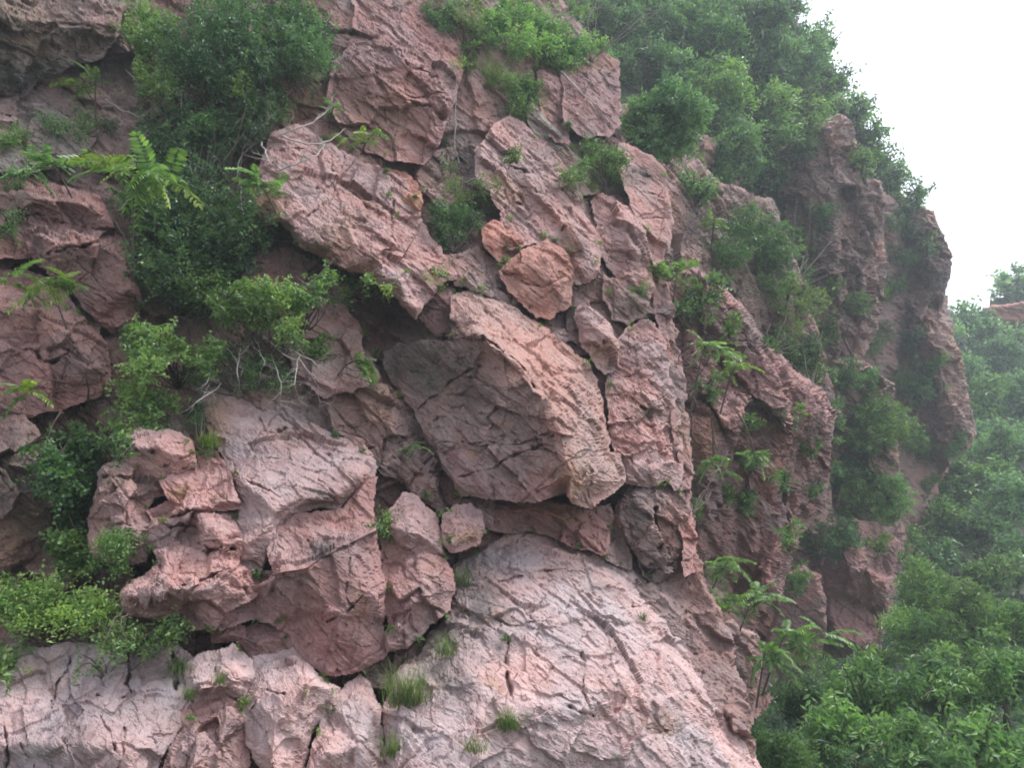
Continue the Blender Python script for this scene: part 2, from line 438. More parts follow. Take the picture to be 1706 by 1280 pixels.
        V = np.concatenate([p, ring, ring2, [ring2.mean(0) + ray[use][bv].mean(0) * .05]])
        s1 = np.stack([be[:, 1], be[:, 0], n0 + binv[:, 0], n0 + binv[:, 1]], -1)
        s2 = np.stack([n0 + binv[:, 1], n0 + binv[:, 0], n0 + nb + binv[:, 0], n0 + nb + binv[:, 1]], -1)
        s3 = np.stack([n0 + nb + binv[:, 1], n0 + nb + binv[:, 0], np.full(len(be), n0 + 2 * nb)], -1)
        mkk = np.concatenate([mk[use], mk[use][bv], mk[use][bv], mk[use][:1]])
        ob = mesh_obj(part if multi else name, V, [np.concatenate([q_, s1, s2]), s3], mat or ROCK, root, {'marks': mkk}, not flat, tuple(org))
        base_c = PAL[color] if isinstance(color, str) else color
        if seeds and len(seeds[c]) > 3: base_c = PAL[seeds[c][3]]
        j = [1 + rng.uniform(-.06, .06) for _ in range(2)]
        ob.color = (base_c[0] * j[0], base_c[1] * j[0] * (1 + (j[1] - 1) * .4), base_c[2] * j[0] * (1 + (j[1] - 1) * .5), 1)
        objs.append(ob)
    top = root or objs[0]
    tag(top, label, cat, group, kind)
    return top
# ------------------------------------------------------------------ terrain
def grid_sheet(name, xs, ys, zf, mat, kind='structure'):
    X, Y = np.meshgrid(xs, ys); Z = zf(X, Y)
    V = np.stack([X.ravel(), Y.ravel(), Z.ravel()], -1); n = len(xs)
    i, j = np.meshgrid(np.arange(len(ys) - 1), np.arange(n - 1), indexing='ij'); a = (i * n + j).ravel()
    ob = mesh_obj(name, V, [np.stack([a, a + 1, a + n + 1, a + n], -1)], mat, smooth=True)
    ob['kind'] = kind; return ob
def ground_z(X, Y):
    g = np.clip((X - 1.5) / 9, 0, 1); g = g * g * (3 - 2 * g)
    far = np.clip((Y - 35) / 60, 0, 1)
    n = fbm(np.stack([X.ravel() / 9, Y.ravel() / 9, X.ravel() * 0], -1), 4, 3).reshape(X.shape)
    return -3.4 - 6.2 * g + 1.5 * far + .5 * n + np.clip((X - 26) / 60, 0, 1) * 6
_l = np.concatenate([-np.geomspace(1500, 62, 14), np.linspace(-60, 90, 120), np.geomspace(92, 1500, 14)])
grid_sheet('ground', _l, np.concatenate([-np.geomspace(1500, 32, 14), np.linspace(-30, 120, 120), np.geomspace(122, 1500, 14)]), ground_z, SOIL)

# ------------------------------------------------------------------ cliffs (setting), then the rocks in front of them
R = relief
_r = random.Random(4)
R('cliff', None, None, [(-160, -120), (500, -120), (900, -60), (965, 40), (1016, 110), (1024, 225), (1070, 250), (1100, 300), (1106, 430), (1138, 600), (1156, 900), (1230, 1100), (1290, 1420), (-160, 1420)],
  inner=[(330, 300, .75), (330, 450, .8), (250, 480, .6), (300, 180, .5), (120, 235, .45), (560, 170, .25), (100, 760, .6), (120, 900, .5), (640, 545, .95), (600, 610, .6), (520, 600, .4), (760, 270, .4), (900, 880, .6), (40, 480, .5), (40, 350, .5), (40, 620, .5), (120, 430, .5), (40, 800, .5), (500, 480, .5), (420, 620, .5), (800, 330, .35), (700, 330, .35), (1000, 900, .6), (1090, 930, .5), (690, 700, .3), (1000, 300, .3), (880, 250, .2), (300, 1040, .5), (100, 1040, .3)],
  o=-.17, step=2.6, color='brown', rough=1.1, thick=4, kind='structure', warp=8, edge=(40, 1.2), jag=.10, cell_aniso=(1.5, 40),
  seeds=[(x * 95 + _r.uniform(-40, 40), y * 80 + _r.uniform(-35, 35)) for x in range(-1, 13) for y in range(-1, 16)],
  marks=[(330, 400, 170, 260, 2, .7), (420, 130, 180, 110, 2, .5), (110, 800, 110, 150, 2, .7), (400, 600, 130, 70, 2, .6), (520, 160, 60, 50, 1, .4), (760, 280, 60, 60, 2, .4)])
R('cliff', None, None, [(960, 150, 10), (1080, 180, 9), (1200, 230, 12), (1320, 240, 20), (1400, 240, 24), (1460, 310, 24), (1560, 370, 29), (1600, 620, 29), (1590, 760, 28), (1500, 960, 20), (1470, 1080, 17), (1350, 1110, 13), (1240, 1220, 4), (1150, 1250, 4.5), (960, 1250, 5), (950, 700, 8)],
  o=13.5, absd=True, step=4., color='brown', rough=1.2, thick=4, kind='structure', edge=(30, 1.5), marks=[(1300, 450, 100, 150, 2, .6), (1440, 800, 80, 100, 2, .6)])
R('hillside', None, None, [(940, -120, 30), (1300, -120, 36), (1325, 20, 36), (1385, 100, 37), (1418, 175, 38), (1462, 250, 40), (1500, 310, 42), (1520, 480, 42), (1400, 480, 34), (1250, 520, 27), (1130, 560, 22), (1090, 300, 23), (1010, 200, 25), (950, 60, 28)],
  absd=True, step=5, rough=1.2, thick=8, kind='structure', mat=SOIL, edge=(20, 1.5), warp=8)
R('hill', None, None, [(1560, 500, 62), (1600, 520, 64), (1640, 520, 66), (1720, 450, 68), (1800, 430, 70), (1830, 800, 52), (1830, 1000, 40), (1500, 1010, 36), (1500, 760, 46), (1540, 600, 56)],
  absd=True, step=6, rough=1.2, thick=10, kind='structure', mat=SOIL, edge=(20, 2), warp=8)

# --- far cliffs on the right
R('rock_pillar', 'tall grey pink rock pillar against the sky with a narrow stepped top', 'rock',
  [(1290, 260, .8), (1330, 228, .3), (1345, 212, .2), (1372, 200, 0), (1400, 190, .2), (1418, 205, .4), (1432, 250, .6), (1440, 296, 0), (1466, 300, .4), (1472, 350, .6), (1476, 430, .8), (1470, 500, .9), (1458, 560, 1.), (1440, 600, .6), (1395, 610, .4), (1360, 560, .3), (1330, 470, .6), (1300, 380, .8)],
  ridges=[[(1390, 215, -.8), (1385, 300, -.9), (1395, 420, -1.1), (1400, 540, -1.0)], [(1428, 310, -.5), (1436, 430, -.6), (1436, 560, -.5)]], inner=[(1410, 320, .4), (1415, 470, .3), (1340, 330, -.4), (1350, 450, -.3)],
  o=31, absd=True, color='far', rough=2.2, sz=.9, thick=4, edge=(9, .4), jc=1.6, blur=1.5, warp=2.2, seeds=[(1392, 240), (1350, 250), (1345, 330), (1398, 345), (1420, 330), (1455, 340), (1430, 400), (1458, 450), (1380, 420), (1405, 460), (1350, 440), (1450, 520), (1380, 540), (1420, 540), (1330, 380), (1375, 300), (1405, 280), (1425, 470)], jag=.28, cell_aniso=(2.6, 84),
  marks=[(1400, 480, 60, 120, 0, .45), (1330, 420, 40, 120, 2, .5), (1420, 380, 40, 60, 0, .4)])
R('cliff_spur', 'farthest rock spur with a dark blocky crest leaning over the valley trees', 'rock',
  [(1462, 320, 2), (1500, 318, 1), (1530, 345, .6), (1558, 352, .5), (1572, 395, .3), (1590, 436, 0), (1582, 480, .2), (1572, 515, .8), (1590, 560, .5), (1606, 610, .3), (1613, 655, .2), (1624, 700, 0), (1630, 726, 0), (1608, 752, .5), (1575, 790, 1), (1545, 860, 1.2), (1535, 930, 1.), (1500, 960, 1), (1488, 800, 1.5), (1480, 640, 2), (1470, 470, 2.4)],
  ridges=[[(1545, 375, -.4), (1560, 440, -.8), (1540, 510, -.4)], [(1545, 545, -1.2), (1572, 620, -1.5), (1590, 700, -1.6), (1580, 745, -1.)], [(1520, 600, .2), (1540, 720, .1)]],
  o=39, absd=True, color='far', rough=2.2, thick=6, edge=(9, .5), jc=1.6, blur=1.5, warp=2.2, seeds=[(1545, 400), (1500, 400), (1520, 480), (1560, 560), (1590, 640), (1600, 715), (1550, 650), (1545, 740), (1510, 560), (1500, 680), (1515, 840), (1575, 450), (1560, 600), (1610, 680), (1570, 700), (1530, 620), (1530, 720), (1500, 480), (1535, 440)], jag=.32, cell_aniso=(2.4, 80),
  marks=[(1560, 440, 40, 70, 0, .7), (1500, 450, 40, 150, 2, .5), (1590, 620, 30, 90, 1, .35), (1520, 700, 40, 100, 2, .5)])
R('rock_outcrop', 'small orange rock outcrop on the far hill at the right edge', 'rock',
  [(1640, 520, .5), (1655, 510, 0), (1690, 505, 0), (1730, 500, 0), (1740, 528, .4), (1700, 540, .6), (1660, 534, .6)], o=60, absd=True, color='orange', thick=3, edge=(10, .8), rough=1.1)
R('rock_wall', 'broad brown cliff face behind the young ash saplings, streaked by leaning slabs', 'rock',
  [(1105, 470, .5), (1150, 440, 1), (1200, 468, 1.5), (1235, 500, 2), (1262, 545, 2.4), (1300, 590, 3), (1340, 628, 4), (1372, 650, 5), (1392, 690, 5.5), (1385, 770, 5), (1378, 850, 5), (1330, 900, 4), (1312, 960, 3.5), (1300, 1010, 3), (1230, 1000, 2), (1150, 960, .5), (1120, 700, 0)],
  ridges=[[(1190, 480, .6), (1240, 545, 1.0), (1290, 625, 1.5), (1305, 700, 1.4), (1290, 760, 1.6)], [(1310, 610, 2.6), (1360, 680, 3.2), (1375, 700, 3.6)], [(1160, 560, -.2), (1175, 700, -.3), (1180, 850, -.2)], [(1290, 800, 1.6), (1300, 880, 1.5), (1280, 950, 1.4)]],
  inner=[(1330, 760, 3.2), (1330, 850, 3.3), (1230, 760, 1.6), (1230, 880, 1.7), (1210, 620, 1.2)],
  o=15.5, absd=True, color='red', rough=1.8, thick=4, edge=(9, .3), jc=1.6, blur=1.5, warp=2.2, jag=.22, cell_aniso=(1.8, 62),
  seeds=[(1150, 500), (1195, 520), (1240, 580), (1285, 640), (1335, 670), (1365, 720), (1160, 600), (1210, 660), (1265, 720), (1160, 700), (1165, 790), (1215, 780), (1275, 830), (1340, 790), (1180, 880), (1240, 900), (1290, 930), (1345, 860), (1130, 640)],
  marks=[(1230, 560, 60, 40, 0, .5), (1280, 720, 30, 40, 2, .4), (1200, 850, 60, 80, 0, .4), (1165, 720, 30, 60, 1, .45)])
R('rock_buttress', 'reddish buttress below the round bush, its flat fluted face ending above the trees', 'rock',
  [(1378, 880, .5), (1420, 860, .8), (1470, 870, 1.2), (1500, 900, 1.4), (1492, 960, 1.), (1482, 1030, .6), (1466, 1080, .4), (1448, 1098, .3), (1400, 1094, .2), (1376, 1060, .4), (1372, 990, .4)],
  ridges=[[(1405, 955, -.9), (1440, 945, -1.0), (1470, 965, -.7)], [(1395, 1060, -.8), (1440, 1075, -.9)]], o=27, absd=True, color='red', thick=4, rough=1.0, edge=(12, .6), lam=1.6,
  seeds=[(1420, 900), (1405, 1010), (1440, 1020), (1472, 1000), (1475, 915)], cell_aniso=(2.2, 84), jag=.15, marks=[(1440, 900, 50, 30, 2, .5)])
R('rock_buttress', 'narrow grey red rib of rock between the round bush and the far spur', 'rock',
  [(1300, 960, 0), (1340, 940, 0), (1372, 960, .3), (1378, 1060, .4), (1360, 1120, .3), (1310, 1110, 0), (1270, 1080, 0)], o=24, absd=True, color='red', thick=3, edge=(12, .6), seeds=[(1330, 980), (1350, 1060), (1310, 1060)])
R('rock_ledge', 'lower rock step beside the pale dome, half hidden by leaning green fronds', 'rock',
  [(1185, 1040, 0), (1225, 1030, 0), (1262, 1060, .3), (1275, 1110, .4), (1262, 1160, .3), (1248, 1200, .2), (1235, 1185, 0), (1205, 1120, -.2)], ridges=[[(1215, 1060, -.5), (1240, 1120, -.6)]], o=13.5, absd=True, color='pink', thick=3, edge=(12, .4), rough=1.1,
  seeds=[(1215, 1060), (1245, 1100), (1245, 1160)])
R('rock_wall', 'shadowed rock wall with ferny scrub in the gap right of the main cliff', 'rock',
  [(1095, 230, 3), (1150, 250, 4), (1200, 300, 5), (1290, 330, 7), (1340, 480, 6), (1380, 600, 6), (1400, 700, 8), (1300, 620, 4), (1230, 520, 2.5), (1150, 480, 1), (1100, 460, 1)], o=17, absd=True, color='brown', thick=4, rough=1.3, edge=(14, .6),
  seeds=[(1130, 300), (1135, 400), (1200, 350), (1200, 440), (1270, 420), (1270, 500), (1330, 560), (1340, 640)], cell_aniso=(1.6, 70), jag=.3, marks=[(1250, 420, 90, 90, 2, .8)])
R('rock_rib', 'steep brown ribs rising above the lower valley thicket', 'rock',
  [(1385, 600, .6), (1440, 600, .5), (1490, 640, 1), (1500, 760, 1.), (1500, 880, 1), (1440, 880, .5), (1385, 860, .2), (1378, 720, .2)], o=29, absd=True, color='far', thick=4, rough=2.2, edge=(9, .4), jc=1.6, blur=1.5, warp=2.2,
  seeds=[(1400, 650), (1450, 640), (1410, 760), (1470, 740), (1440, 840)], cell_aniso=(2, 80), jag=.4, marks=[(1440, 760, 80, 120, 2, .8)])

# --- upper part of the main cliff
R('rock_overhang', 'dark mossy overhanging rock mass in the upper left corner', 'rock',
  [(-90, -60, .6), (215, -60, .6), (206, 0, .3), (196, 60, 0), (168, 96, .1), (122, 103, .3), (80, 125, .6), (40, 162, .8), (-90, 150, .8)],
  ridges=[[(-60, 20, -.5), (60, 30, -.6), (150, 30, -.7), (185, 40, -.6)], [(100, 60, -.35), (150, 70, -.3)]], o=-.2, color='dark', rough=1.3, jag=.12, edge=(16, .3),
  seeds=[(170, 20), (120, 70), (150, 85), (50, 20), (30, 80), (90, 110), (-20, 110), (110, 15)], marks=[(20, 60, 110, 80, 2, .6), (40, 130, 80, 40, 0, .8), (75, 60, 30, 30, 1, .4)])
R('rock_ledge', 'weathered grey ledge under the dark overhang at the left edge', 'rock',
  [(-90, 172, .2), (40, 170, .6), (90, 186, .6), (130, 215, .4), (160, 232, .5), (120, 262, .1), (60, 285, -.2), (-90, 280, -.2)], inner=[(20, 230, -.3)], o=-.1, color='grey', seeds=[(10, 210), (70, 225), (120, 235), (20, 265)], marks=[(60, 250, 80, 40, 2, .5), (90, 215, 60, 40, 0, .6)])
R('rock_block', 'large reddish angular block at the left edge below the palm-like fronds', 'rock',
  [(-90, 282, .3), (20, 280, .5), (60, 300, .6), (120, 316, .5), (166, 330, .4), (186, 380, .1), (206, 412, 0), (226, 446, -.1), (232, 500, .1), (226, 532, .3), (182, 552, .3), (152, 528, .1), (122, 482, .0), (60, 432, .1), (-90, 420, .1)],
  ridges=[[(-60, 318, -.3), (60, 325, -.35), (150, 338, -.3)], [(80, 400, -.45), (150, 400, -.5), (205, 430, -.5), (222, 470, -.35)], [(40, 375, .0), (110, 372, .1), (170, 385, 0)]], o=-.1, color='red', edge=(15, .25),
  cracks=[(5, .2, (80, 425), (110, 412), (160, 405), (200, 425)), (4, .15, (0, 350), (60, 358), (110, 375), (185, 385))], seeds=[(60, 305), (140, 335), (-20, 350), (70, 375), (120, 430), (190, 450), (170, 510), (30, 415)], jag=.1,
  marks=[(140, 430, 70, 60, 0, .3), (30, 340, 50, 30, 2, .4)])
R('rock_block', 'rounded reddish boulder at the left edge, split by a curved seam', 'rock',
  [(-90, 440, .2), (50, 455, .4), (100, 478, .3), (135, 525, .2), (178, 572, .2), (180, 640, .2), (160, 664, .3), (120, 672, .2), (60, 692, .3), (-90, 690, .3)],
  ridges=[[(-40, 520, -.35), (60, 525, -.45), (120, 560, -.4), (150, 600, -.3)]], inner=[(60, 640, -.1), (110, 640, -.05)], o=-.1, color='red',
  cracks=[(5, .22, (60, 585), (70, 602), (92, 604), (112, 590), (120, 572)), (4, .1, (0, 560), (30, 580), (60, 585))], seeds=[(30, 520), (100, 520), (40, 630), (130, 620), (150, 580), (-30, 590)], jag=.07, marks=[(130, 600, 50, 50, 0, .5)])
R('rock_block', 'brown jointed rocks in the bottom left shade beside dark ivy', 'rock',
  [(-90, 700, .2), (40, 692, .4), (66, 735, .3), (100, 800, .3), (102, 870, .4), (64, 920, .5), (0, 955, .5), (-90, 960, .4)], ridges=[[(-40, 780, -.3), (30, 770, -.3), (60, 840, -.2)]], o=-.1, color='brown',
  seeds=[(10, 730), (40, 780), (0, 820), (60, 850), (20, 900), (-40, 760)], jag=.14, marks=[(20, 900, 40, 40, 1, .5), (60, 800, 50, 80, 2, .5), (30, 840, 70, 100, 0, .4)])
R('rock_mass', 'massive brown rock at the top centre with one smooth lit slab and splintered ledges', 'rock',
  [(585, -50, .8), (650, -50, 1.0), (692, 8, .9), (732, 46, .8), (764, 68, .7), (768, 110, .2), (757, 150, .1), (748, 186, .2), (732, 240, .3), (702, 268, .3), (650, 264, .4), (606, 246, .5), (570, 210, .4), (552, 160, .3), (560, 105, .2), (592, 60, .5)],
  ridges=[[(575, 100, -.1), (640, 62, .0), (690, 108, -.35), (730, 122, -.4), (760, 116, -.2)], [(640, 140, -.15), (680, 160, -.3), (735, 175, -.3)], [(600, 190, .2), (660, 200, .15), (715, 205, .05)]], o=-.45, color='red', edge=(16, .3), lam=1.8,
  cracks=[(4, .16, (640, 62), (668, 90), (690, 112), (730, 124)), (3, .12, (640, 130), (685, 158), (745, 160)), (3, .12, (650, 150), (690, 172), (738, 176)), (4, .14, (610, 100), (640, 150), (640, 200)), (3, .1, (590, 120), (625, 140))],
  seeds=[(680, 60), (620, 20), (600, 95), (650, 105), (640, 150), (700, 140), (720, 165), (600, 180), (650, 205), (705, 205), (680, 240), (625, 235)], jag=.09, cell_aniso=(1.5, 28), marks=[(640, 190, 60, 50, 1, .3), (600, 130, 40, 60, 0, .4), (620, 230, 50, 30, 2, .4)])
R('rock_ridge', 'long pink ridge of rock slanting down from the bare branches to the dark hollow', 'rock',
  [(424, 352, .4), (440, 262, .4), (456, 224, .5), (490, 212, .6), (540, 234, .6), (585, 262, .6), (640, 285, .6), (676, 300, .6), (690, 340, .4), (705, 372, .4), (748, 436, .4), (770, 462, .4), (735, 470, .2), (706, 500, 0), (692, 528, -.1), (670, 508, .0), (640, 478, .1), (600, 452, .1), (566, 440, .1), (540, 424, .2), (496, 404, .2), (470, 374, .2), (438, 378, .4)],
  ridges=[[(455, 340, -.25), (468, 366, -.35), (510, 395, -.4), (548, 412, -.45)], [(490, 260, -.05), (540, 330, -.3), (575, 372, -.5), (620, 430, -.5), (665, 470, -.5), (688, 515, -.45)], [(575, 275, .1), (630, 340, -.1), (665, 400, -.15), (720, 450, .0)], [(545, 418, -.1), (570, 432, -.2), (600, 446, -.2)]], o=-.55, color='pink', edge=(15, .28), lam=1.7,
  cracks=[(4, .18, (545, 285), (540, 300), (530, 312)), (4, .15, (552, 255), (552, 278), (570, 288), (575, 262)), (4, .14, (575, 295), (600, 318), (622, 345), (642, 375), (655, 395)), (4, .16, (655, 300), (656, 365), (652, 385), (662, 402)), (3, .12, (585, 372), (606, 386), (622, 394)), (3, .1, (585, 375), (582, 425)), (3, .1, (500, 375), (520, 360), (535, 345), (552, 320)), (3, .1, (470, 245), (520, 252), (548, 268))],
  seeds=[(470, 330), (500, 240), (560, 255), (500, 300), (540, 350), (520, 390), (600, 290), (650, 320), (600, 350), (570, 400), (625, 400), (615, 435), (655, 440), (690, 400), (680, 490), (720, 455)], jag=.07, cell_aniso=(1.7, 42),
  marks=[(445, 345, 28, 40, 1, .9), (560, 390, 40, 40, 1, .35), (620, 345, 30, 40, 0, .3), (520, 300, 60, 30, 0, .2)])
R('rock_block', 'ochre stepped block between the pink ridge and the grey bush', 'rock',
  [(640, 285, .3), (676, 292, .3), (694, 310, .2), (704, 332, .1), (700, 350, .2), (682, 362, .3), (664, 350, .3), (660, 320, .2)], ridges=[[(668, 318, -.2), (700, 330, -.25)]], o=-.3, color='orange', edge=(8, .15), seeds=[(672, 308), (685, 332), (672, 352)], jag=.06, marks=[(685, 340, 22, 22, 1, .9)])
R('rock_block', 'brown broken rocks in the gully under the top rock mass', 'rock',
  [(700, 268, .2), (740, 250, .3), (800, 240, .4), (800, 300, .3), (756, 336, .2), (735, 340, .2), (712, 320, .1)], o=-.1, color='brown', rough=1.4, edge=(9, .2), seeds=[(720, 285), (745, 320), (760, 280), (785, 260), (740, 262)], jag=.12, marks=[(715, 290, 20, 20, 1, .6), (770, 250, 40, 60, 0, .6)])
R('rock_block', 'dark reddish soil-stained wall in the recess left of the top rock mass', 'rock',
  [(440, 120, .5), (500, 90, .5), (565, 100, .4), (565, 170, .2), (585, 220, .2), (640, 262, .2), (640, 285, .1), (580, 255, .1), (530, 225, .1), (470, 200, .2)], o=.1, color='red', rough=1.2, seeds=[(480, 140), (530, 150), (560, 210), (600, 250)], jag=.12, marks=[(500, 130, 50, 40, 2, .5), (570, 230, 40, 30, 2, .4)])
R('rock_ridge', 'central pink ridge with a pale smooth top running down past the tan bush', 'rock',
  [(792, 300, .5), (796, 250, .5), (822, 208, .6), (852, 196, .7), (880, 212, .7), (906, 232, .7), (934, 262, .6), (950, 300, .5), (966, 336, .4), (990, 380, .3), (1002, 420, .2), (1000, 450, .2), (980, 470, .2), (955, 470, 0), (944, 420, 0), (906, 402, .0), (872, 405, .1), (850, 412, .15), (832, 392, .15), (836, 352, .2), (822, 320, .3)],
  ridges=[[(842, 220, .1), (872, 280, -.15), (905, 330, -.3), (945, 375, -.45), (978, 430, -.4)], [(846, 292, .15), (870, 310, .1), (905, 345, .0)], [(845, 370, .15), (885, 370, .05), (930, 385, -.1)]], o=-.55, color='pink', edge=(14, .3),
  cracks=[(4, .15, (846, 280), (880, 288), (912, 275), (935, 285)), (4, .14, (850, 305), (892, 315), (930, 330)), (4, .2, (850, 340), (880, 345), (915, 340), (945, 370), (935, 385)), (3, .1, (895, 330), (885, 380))],
  seeds=[(815, 250), (850, 225), (890, 250), (880, 280), (915, 300), (860, 300), (900, 335), (945, 340), (850, 345), (865, 385), (910, 375), (960, 395), (985, 440)], jag=.08, cell_aniso=(1.4, 45), marks=[(850, 320, 30, 20, 1, .5), (940, 410, 18, 40, 1, .4), (905, 320, 30, 20, 0, .3)])
R('rock_block', 'orange angular block below the pale-topped central ridge', 'rock',
  [(832, 452, .3), (856, 428, .2), (905, 404, .1), (924, 408, .1), (942, 416, .1), (952, 460, .1), (946, 505, .1), (912, 528, .1), (892, 530, .15), (872, 505, .2), (848, 485, .3)],
  ridges=[[(865, 440, -.2), (915, 430, -.4), (938, 425, -.3)], [(870, 490, -.15), (920, 465, -.45), (945, 455, -.2)], [(900, 520, .0), (935, 495, -.2)]], o=-.65, color='orange', edge=(9, .22), cracks=[(3, .1, (838, 452), (870, 470), (905, 480), (945, 452)), (3, .08, (880, 512), (910, 492), (938, 470))], rough=.8)
R('rock_block', 'pair of small orange blocks touching above the orange angular block', 'rock',
  [(806, 380, .3), (826, 372, .2), (850, 376, .2), (876, 392, .2), (890, 396, .3), (868, 416, .2), (846, 428, .2), (834, 432, .2), (812, 414, .2)], ridges=[[(820, 395, -.2), (850, 395, -.25), (868, 400, -.2)]], o=-.35, color='orange', edge=(9, .2), seeds=[(826, 395), (862, 402)], rough=.9)
R('rock_block', 'wedge of brown rubble between the dusky bush and the orange angular block', 'rock',
  [(745, 425, .3), (800, 415, .3), (832, 440, .2), (850, 488, .2), (890, 535, .2), (945, 545, .3), (960, 560, .2), (930, 566, .1), (870, 520, .0), (800, 488, .0), (760, 480, .1)], o=-.35, color='brown', rough=1.2, edge=(10, .2), seeds=[(780, 440), (820, 470), (790, 475), (870, 510), (920, 550)], jag=.1, cell_aniso=(1.6, 38), marks=[(880, 530, 50, 20, 2, .5)])
R('rock_ridge', 'narrow rock rib with a bright crest right of the tan bush', 'rock',
  [(985, 340, .5), (1004, 318, .5), (1030, 325, .5), (1052, 352, .4), (1070, 392, .3), (1080, 430, .3), (1088, 470, .2), (1080, 500, .2), (1056, 494, .1), (1030, 470, .1), (1012, 440, .15), (1004, 400, .3)],
  ridges=[[(1010, 335, .0), (1040, 375, -.3), (1062, 425, -.4), (1058, 435, -.3)], [(1030, 440, .1), (1062, 432, -.1)], [(1040, 470, -.1), (1075, 465, -.2)]], o=-.4, color='pink', edge=(12, .3), seeds=[(1010, 345), (1040, 365), (1020, 400), (1060, 410), (1030, 440), (1068, 460), (1050, 480)], cell_aniso=(1.6, 60), jag=.08, rough=1.1)
R('rock_pillar', 'flat-faced pink pillar standing at the right edge of the main cliff', 'rock',
  [(1028, 268, .8), (1034, 238, 1.0), (1060, 246, 1.0), (1090, 262, .9), (1108, 290, .8), (1116, 345, .8), (1117, 400, .9), (1110, 430, 1.0), (1085, 440, .9), (1072, 400, .8), (1058, 350, .8), (1040, 305, .7)], ridges=[[(1062, 275, .5), (1080, 340, .45), (1090, 420, .5)]], o=-1.0, color='pink', edge=(10, .3), rough=.65,
  cracks=[(3, .14, (1050, 290), (1075, 294), (1100, 300)), (3, .1, (1080, 326), (1115, 328)), (3, .1, (1060, 365), (1116, 364)), (3, .08, (1072, 345), (1100, 340))], marks=[(1075, 290, 30, 16, 0, .7)])
R('rock_block', 'square brown block with a pale flat top at the cliff edge near the dark trees', 'rock',
  [(936, 122, 1.), (960, 96, 1.2), (1000, 88, 1.4), (1026, 104, 1.3), (1030, 160, 1.1), (1030, 205, 1.), (1014, 228, 1.), (975, 222, .8), (944, 200, .8)], ridges=[[(946, 128, .3), (980, 116, .2), (1024, 116, .5)], [(960, 200, .3), (1005, 205, .35)]], o=-1.2, color='red', edge=(10, .3), rough=.8, seeds=[(990, 105), (955, 165), (1005, 160), (985, 205), (1020, 195)], jag=.06, cell_aniso=(1.5, 90), marks=[(990, 102, 40, 12, 1, .5)])
R('rock_pillar', 'thin brown column left of the square block, below the top shrubs', 'rock',
  [(895, 120, .8), (915, 95, 1.), (940, 110, .8), (944, 180, .5), (948, 240, .5), (925, 232, .4), (905, 200, .5)], ridges=[[(915, 120, .2), (922, 220, .1)]], o=-.7, color='red', edge=(9, .25), seeds=[(920, 125), (925, 180), (930, 220)], cell_aniso=(1.5, 90), marks=[(905, 180, 14, 30, 1, .5)])
R('soil_bank', 'pale grey eroded bank with root-like ribs running down to the tan bush', 'bank',
  [(872, 172, .3), (900, 166, .4), (915, 190, .3), (935, 215, .3), (960, 250, .3), (985, 290, .3), (1000, 320, .3), (960, 330, .3), (930, 262, .2), (900, 228, .2), (880, 205, .2)], ridges=[[(895, 180, -.1), (925, 220, -.25), (965, 275, -.2)]], o=-.4, color=(.30, .255, .23), edge=(10, .25), rough=.9, lam=2.5, blur=3)

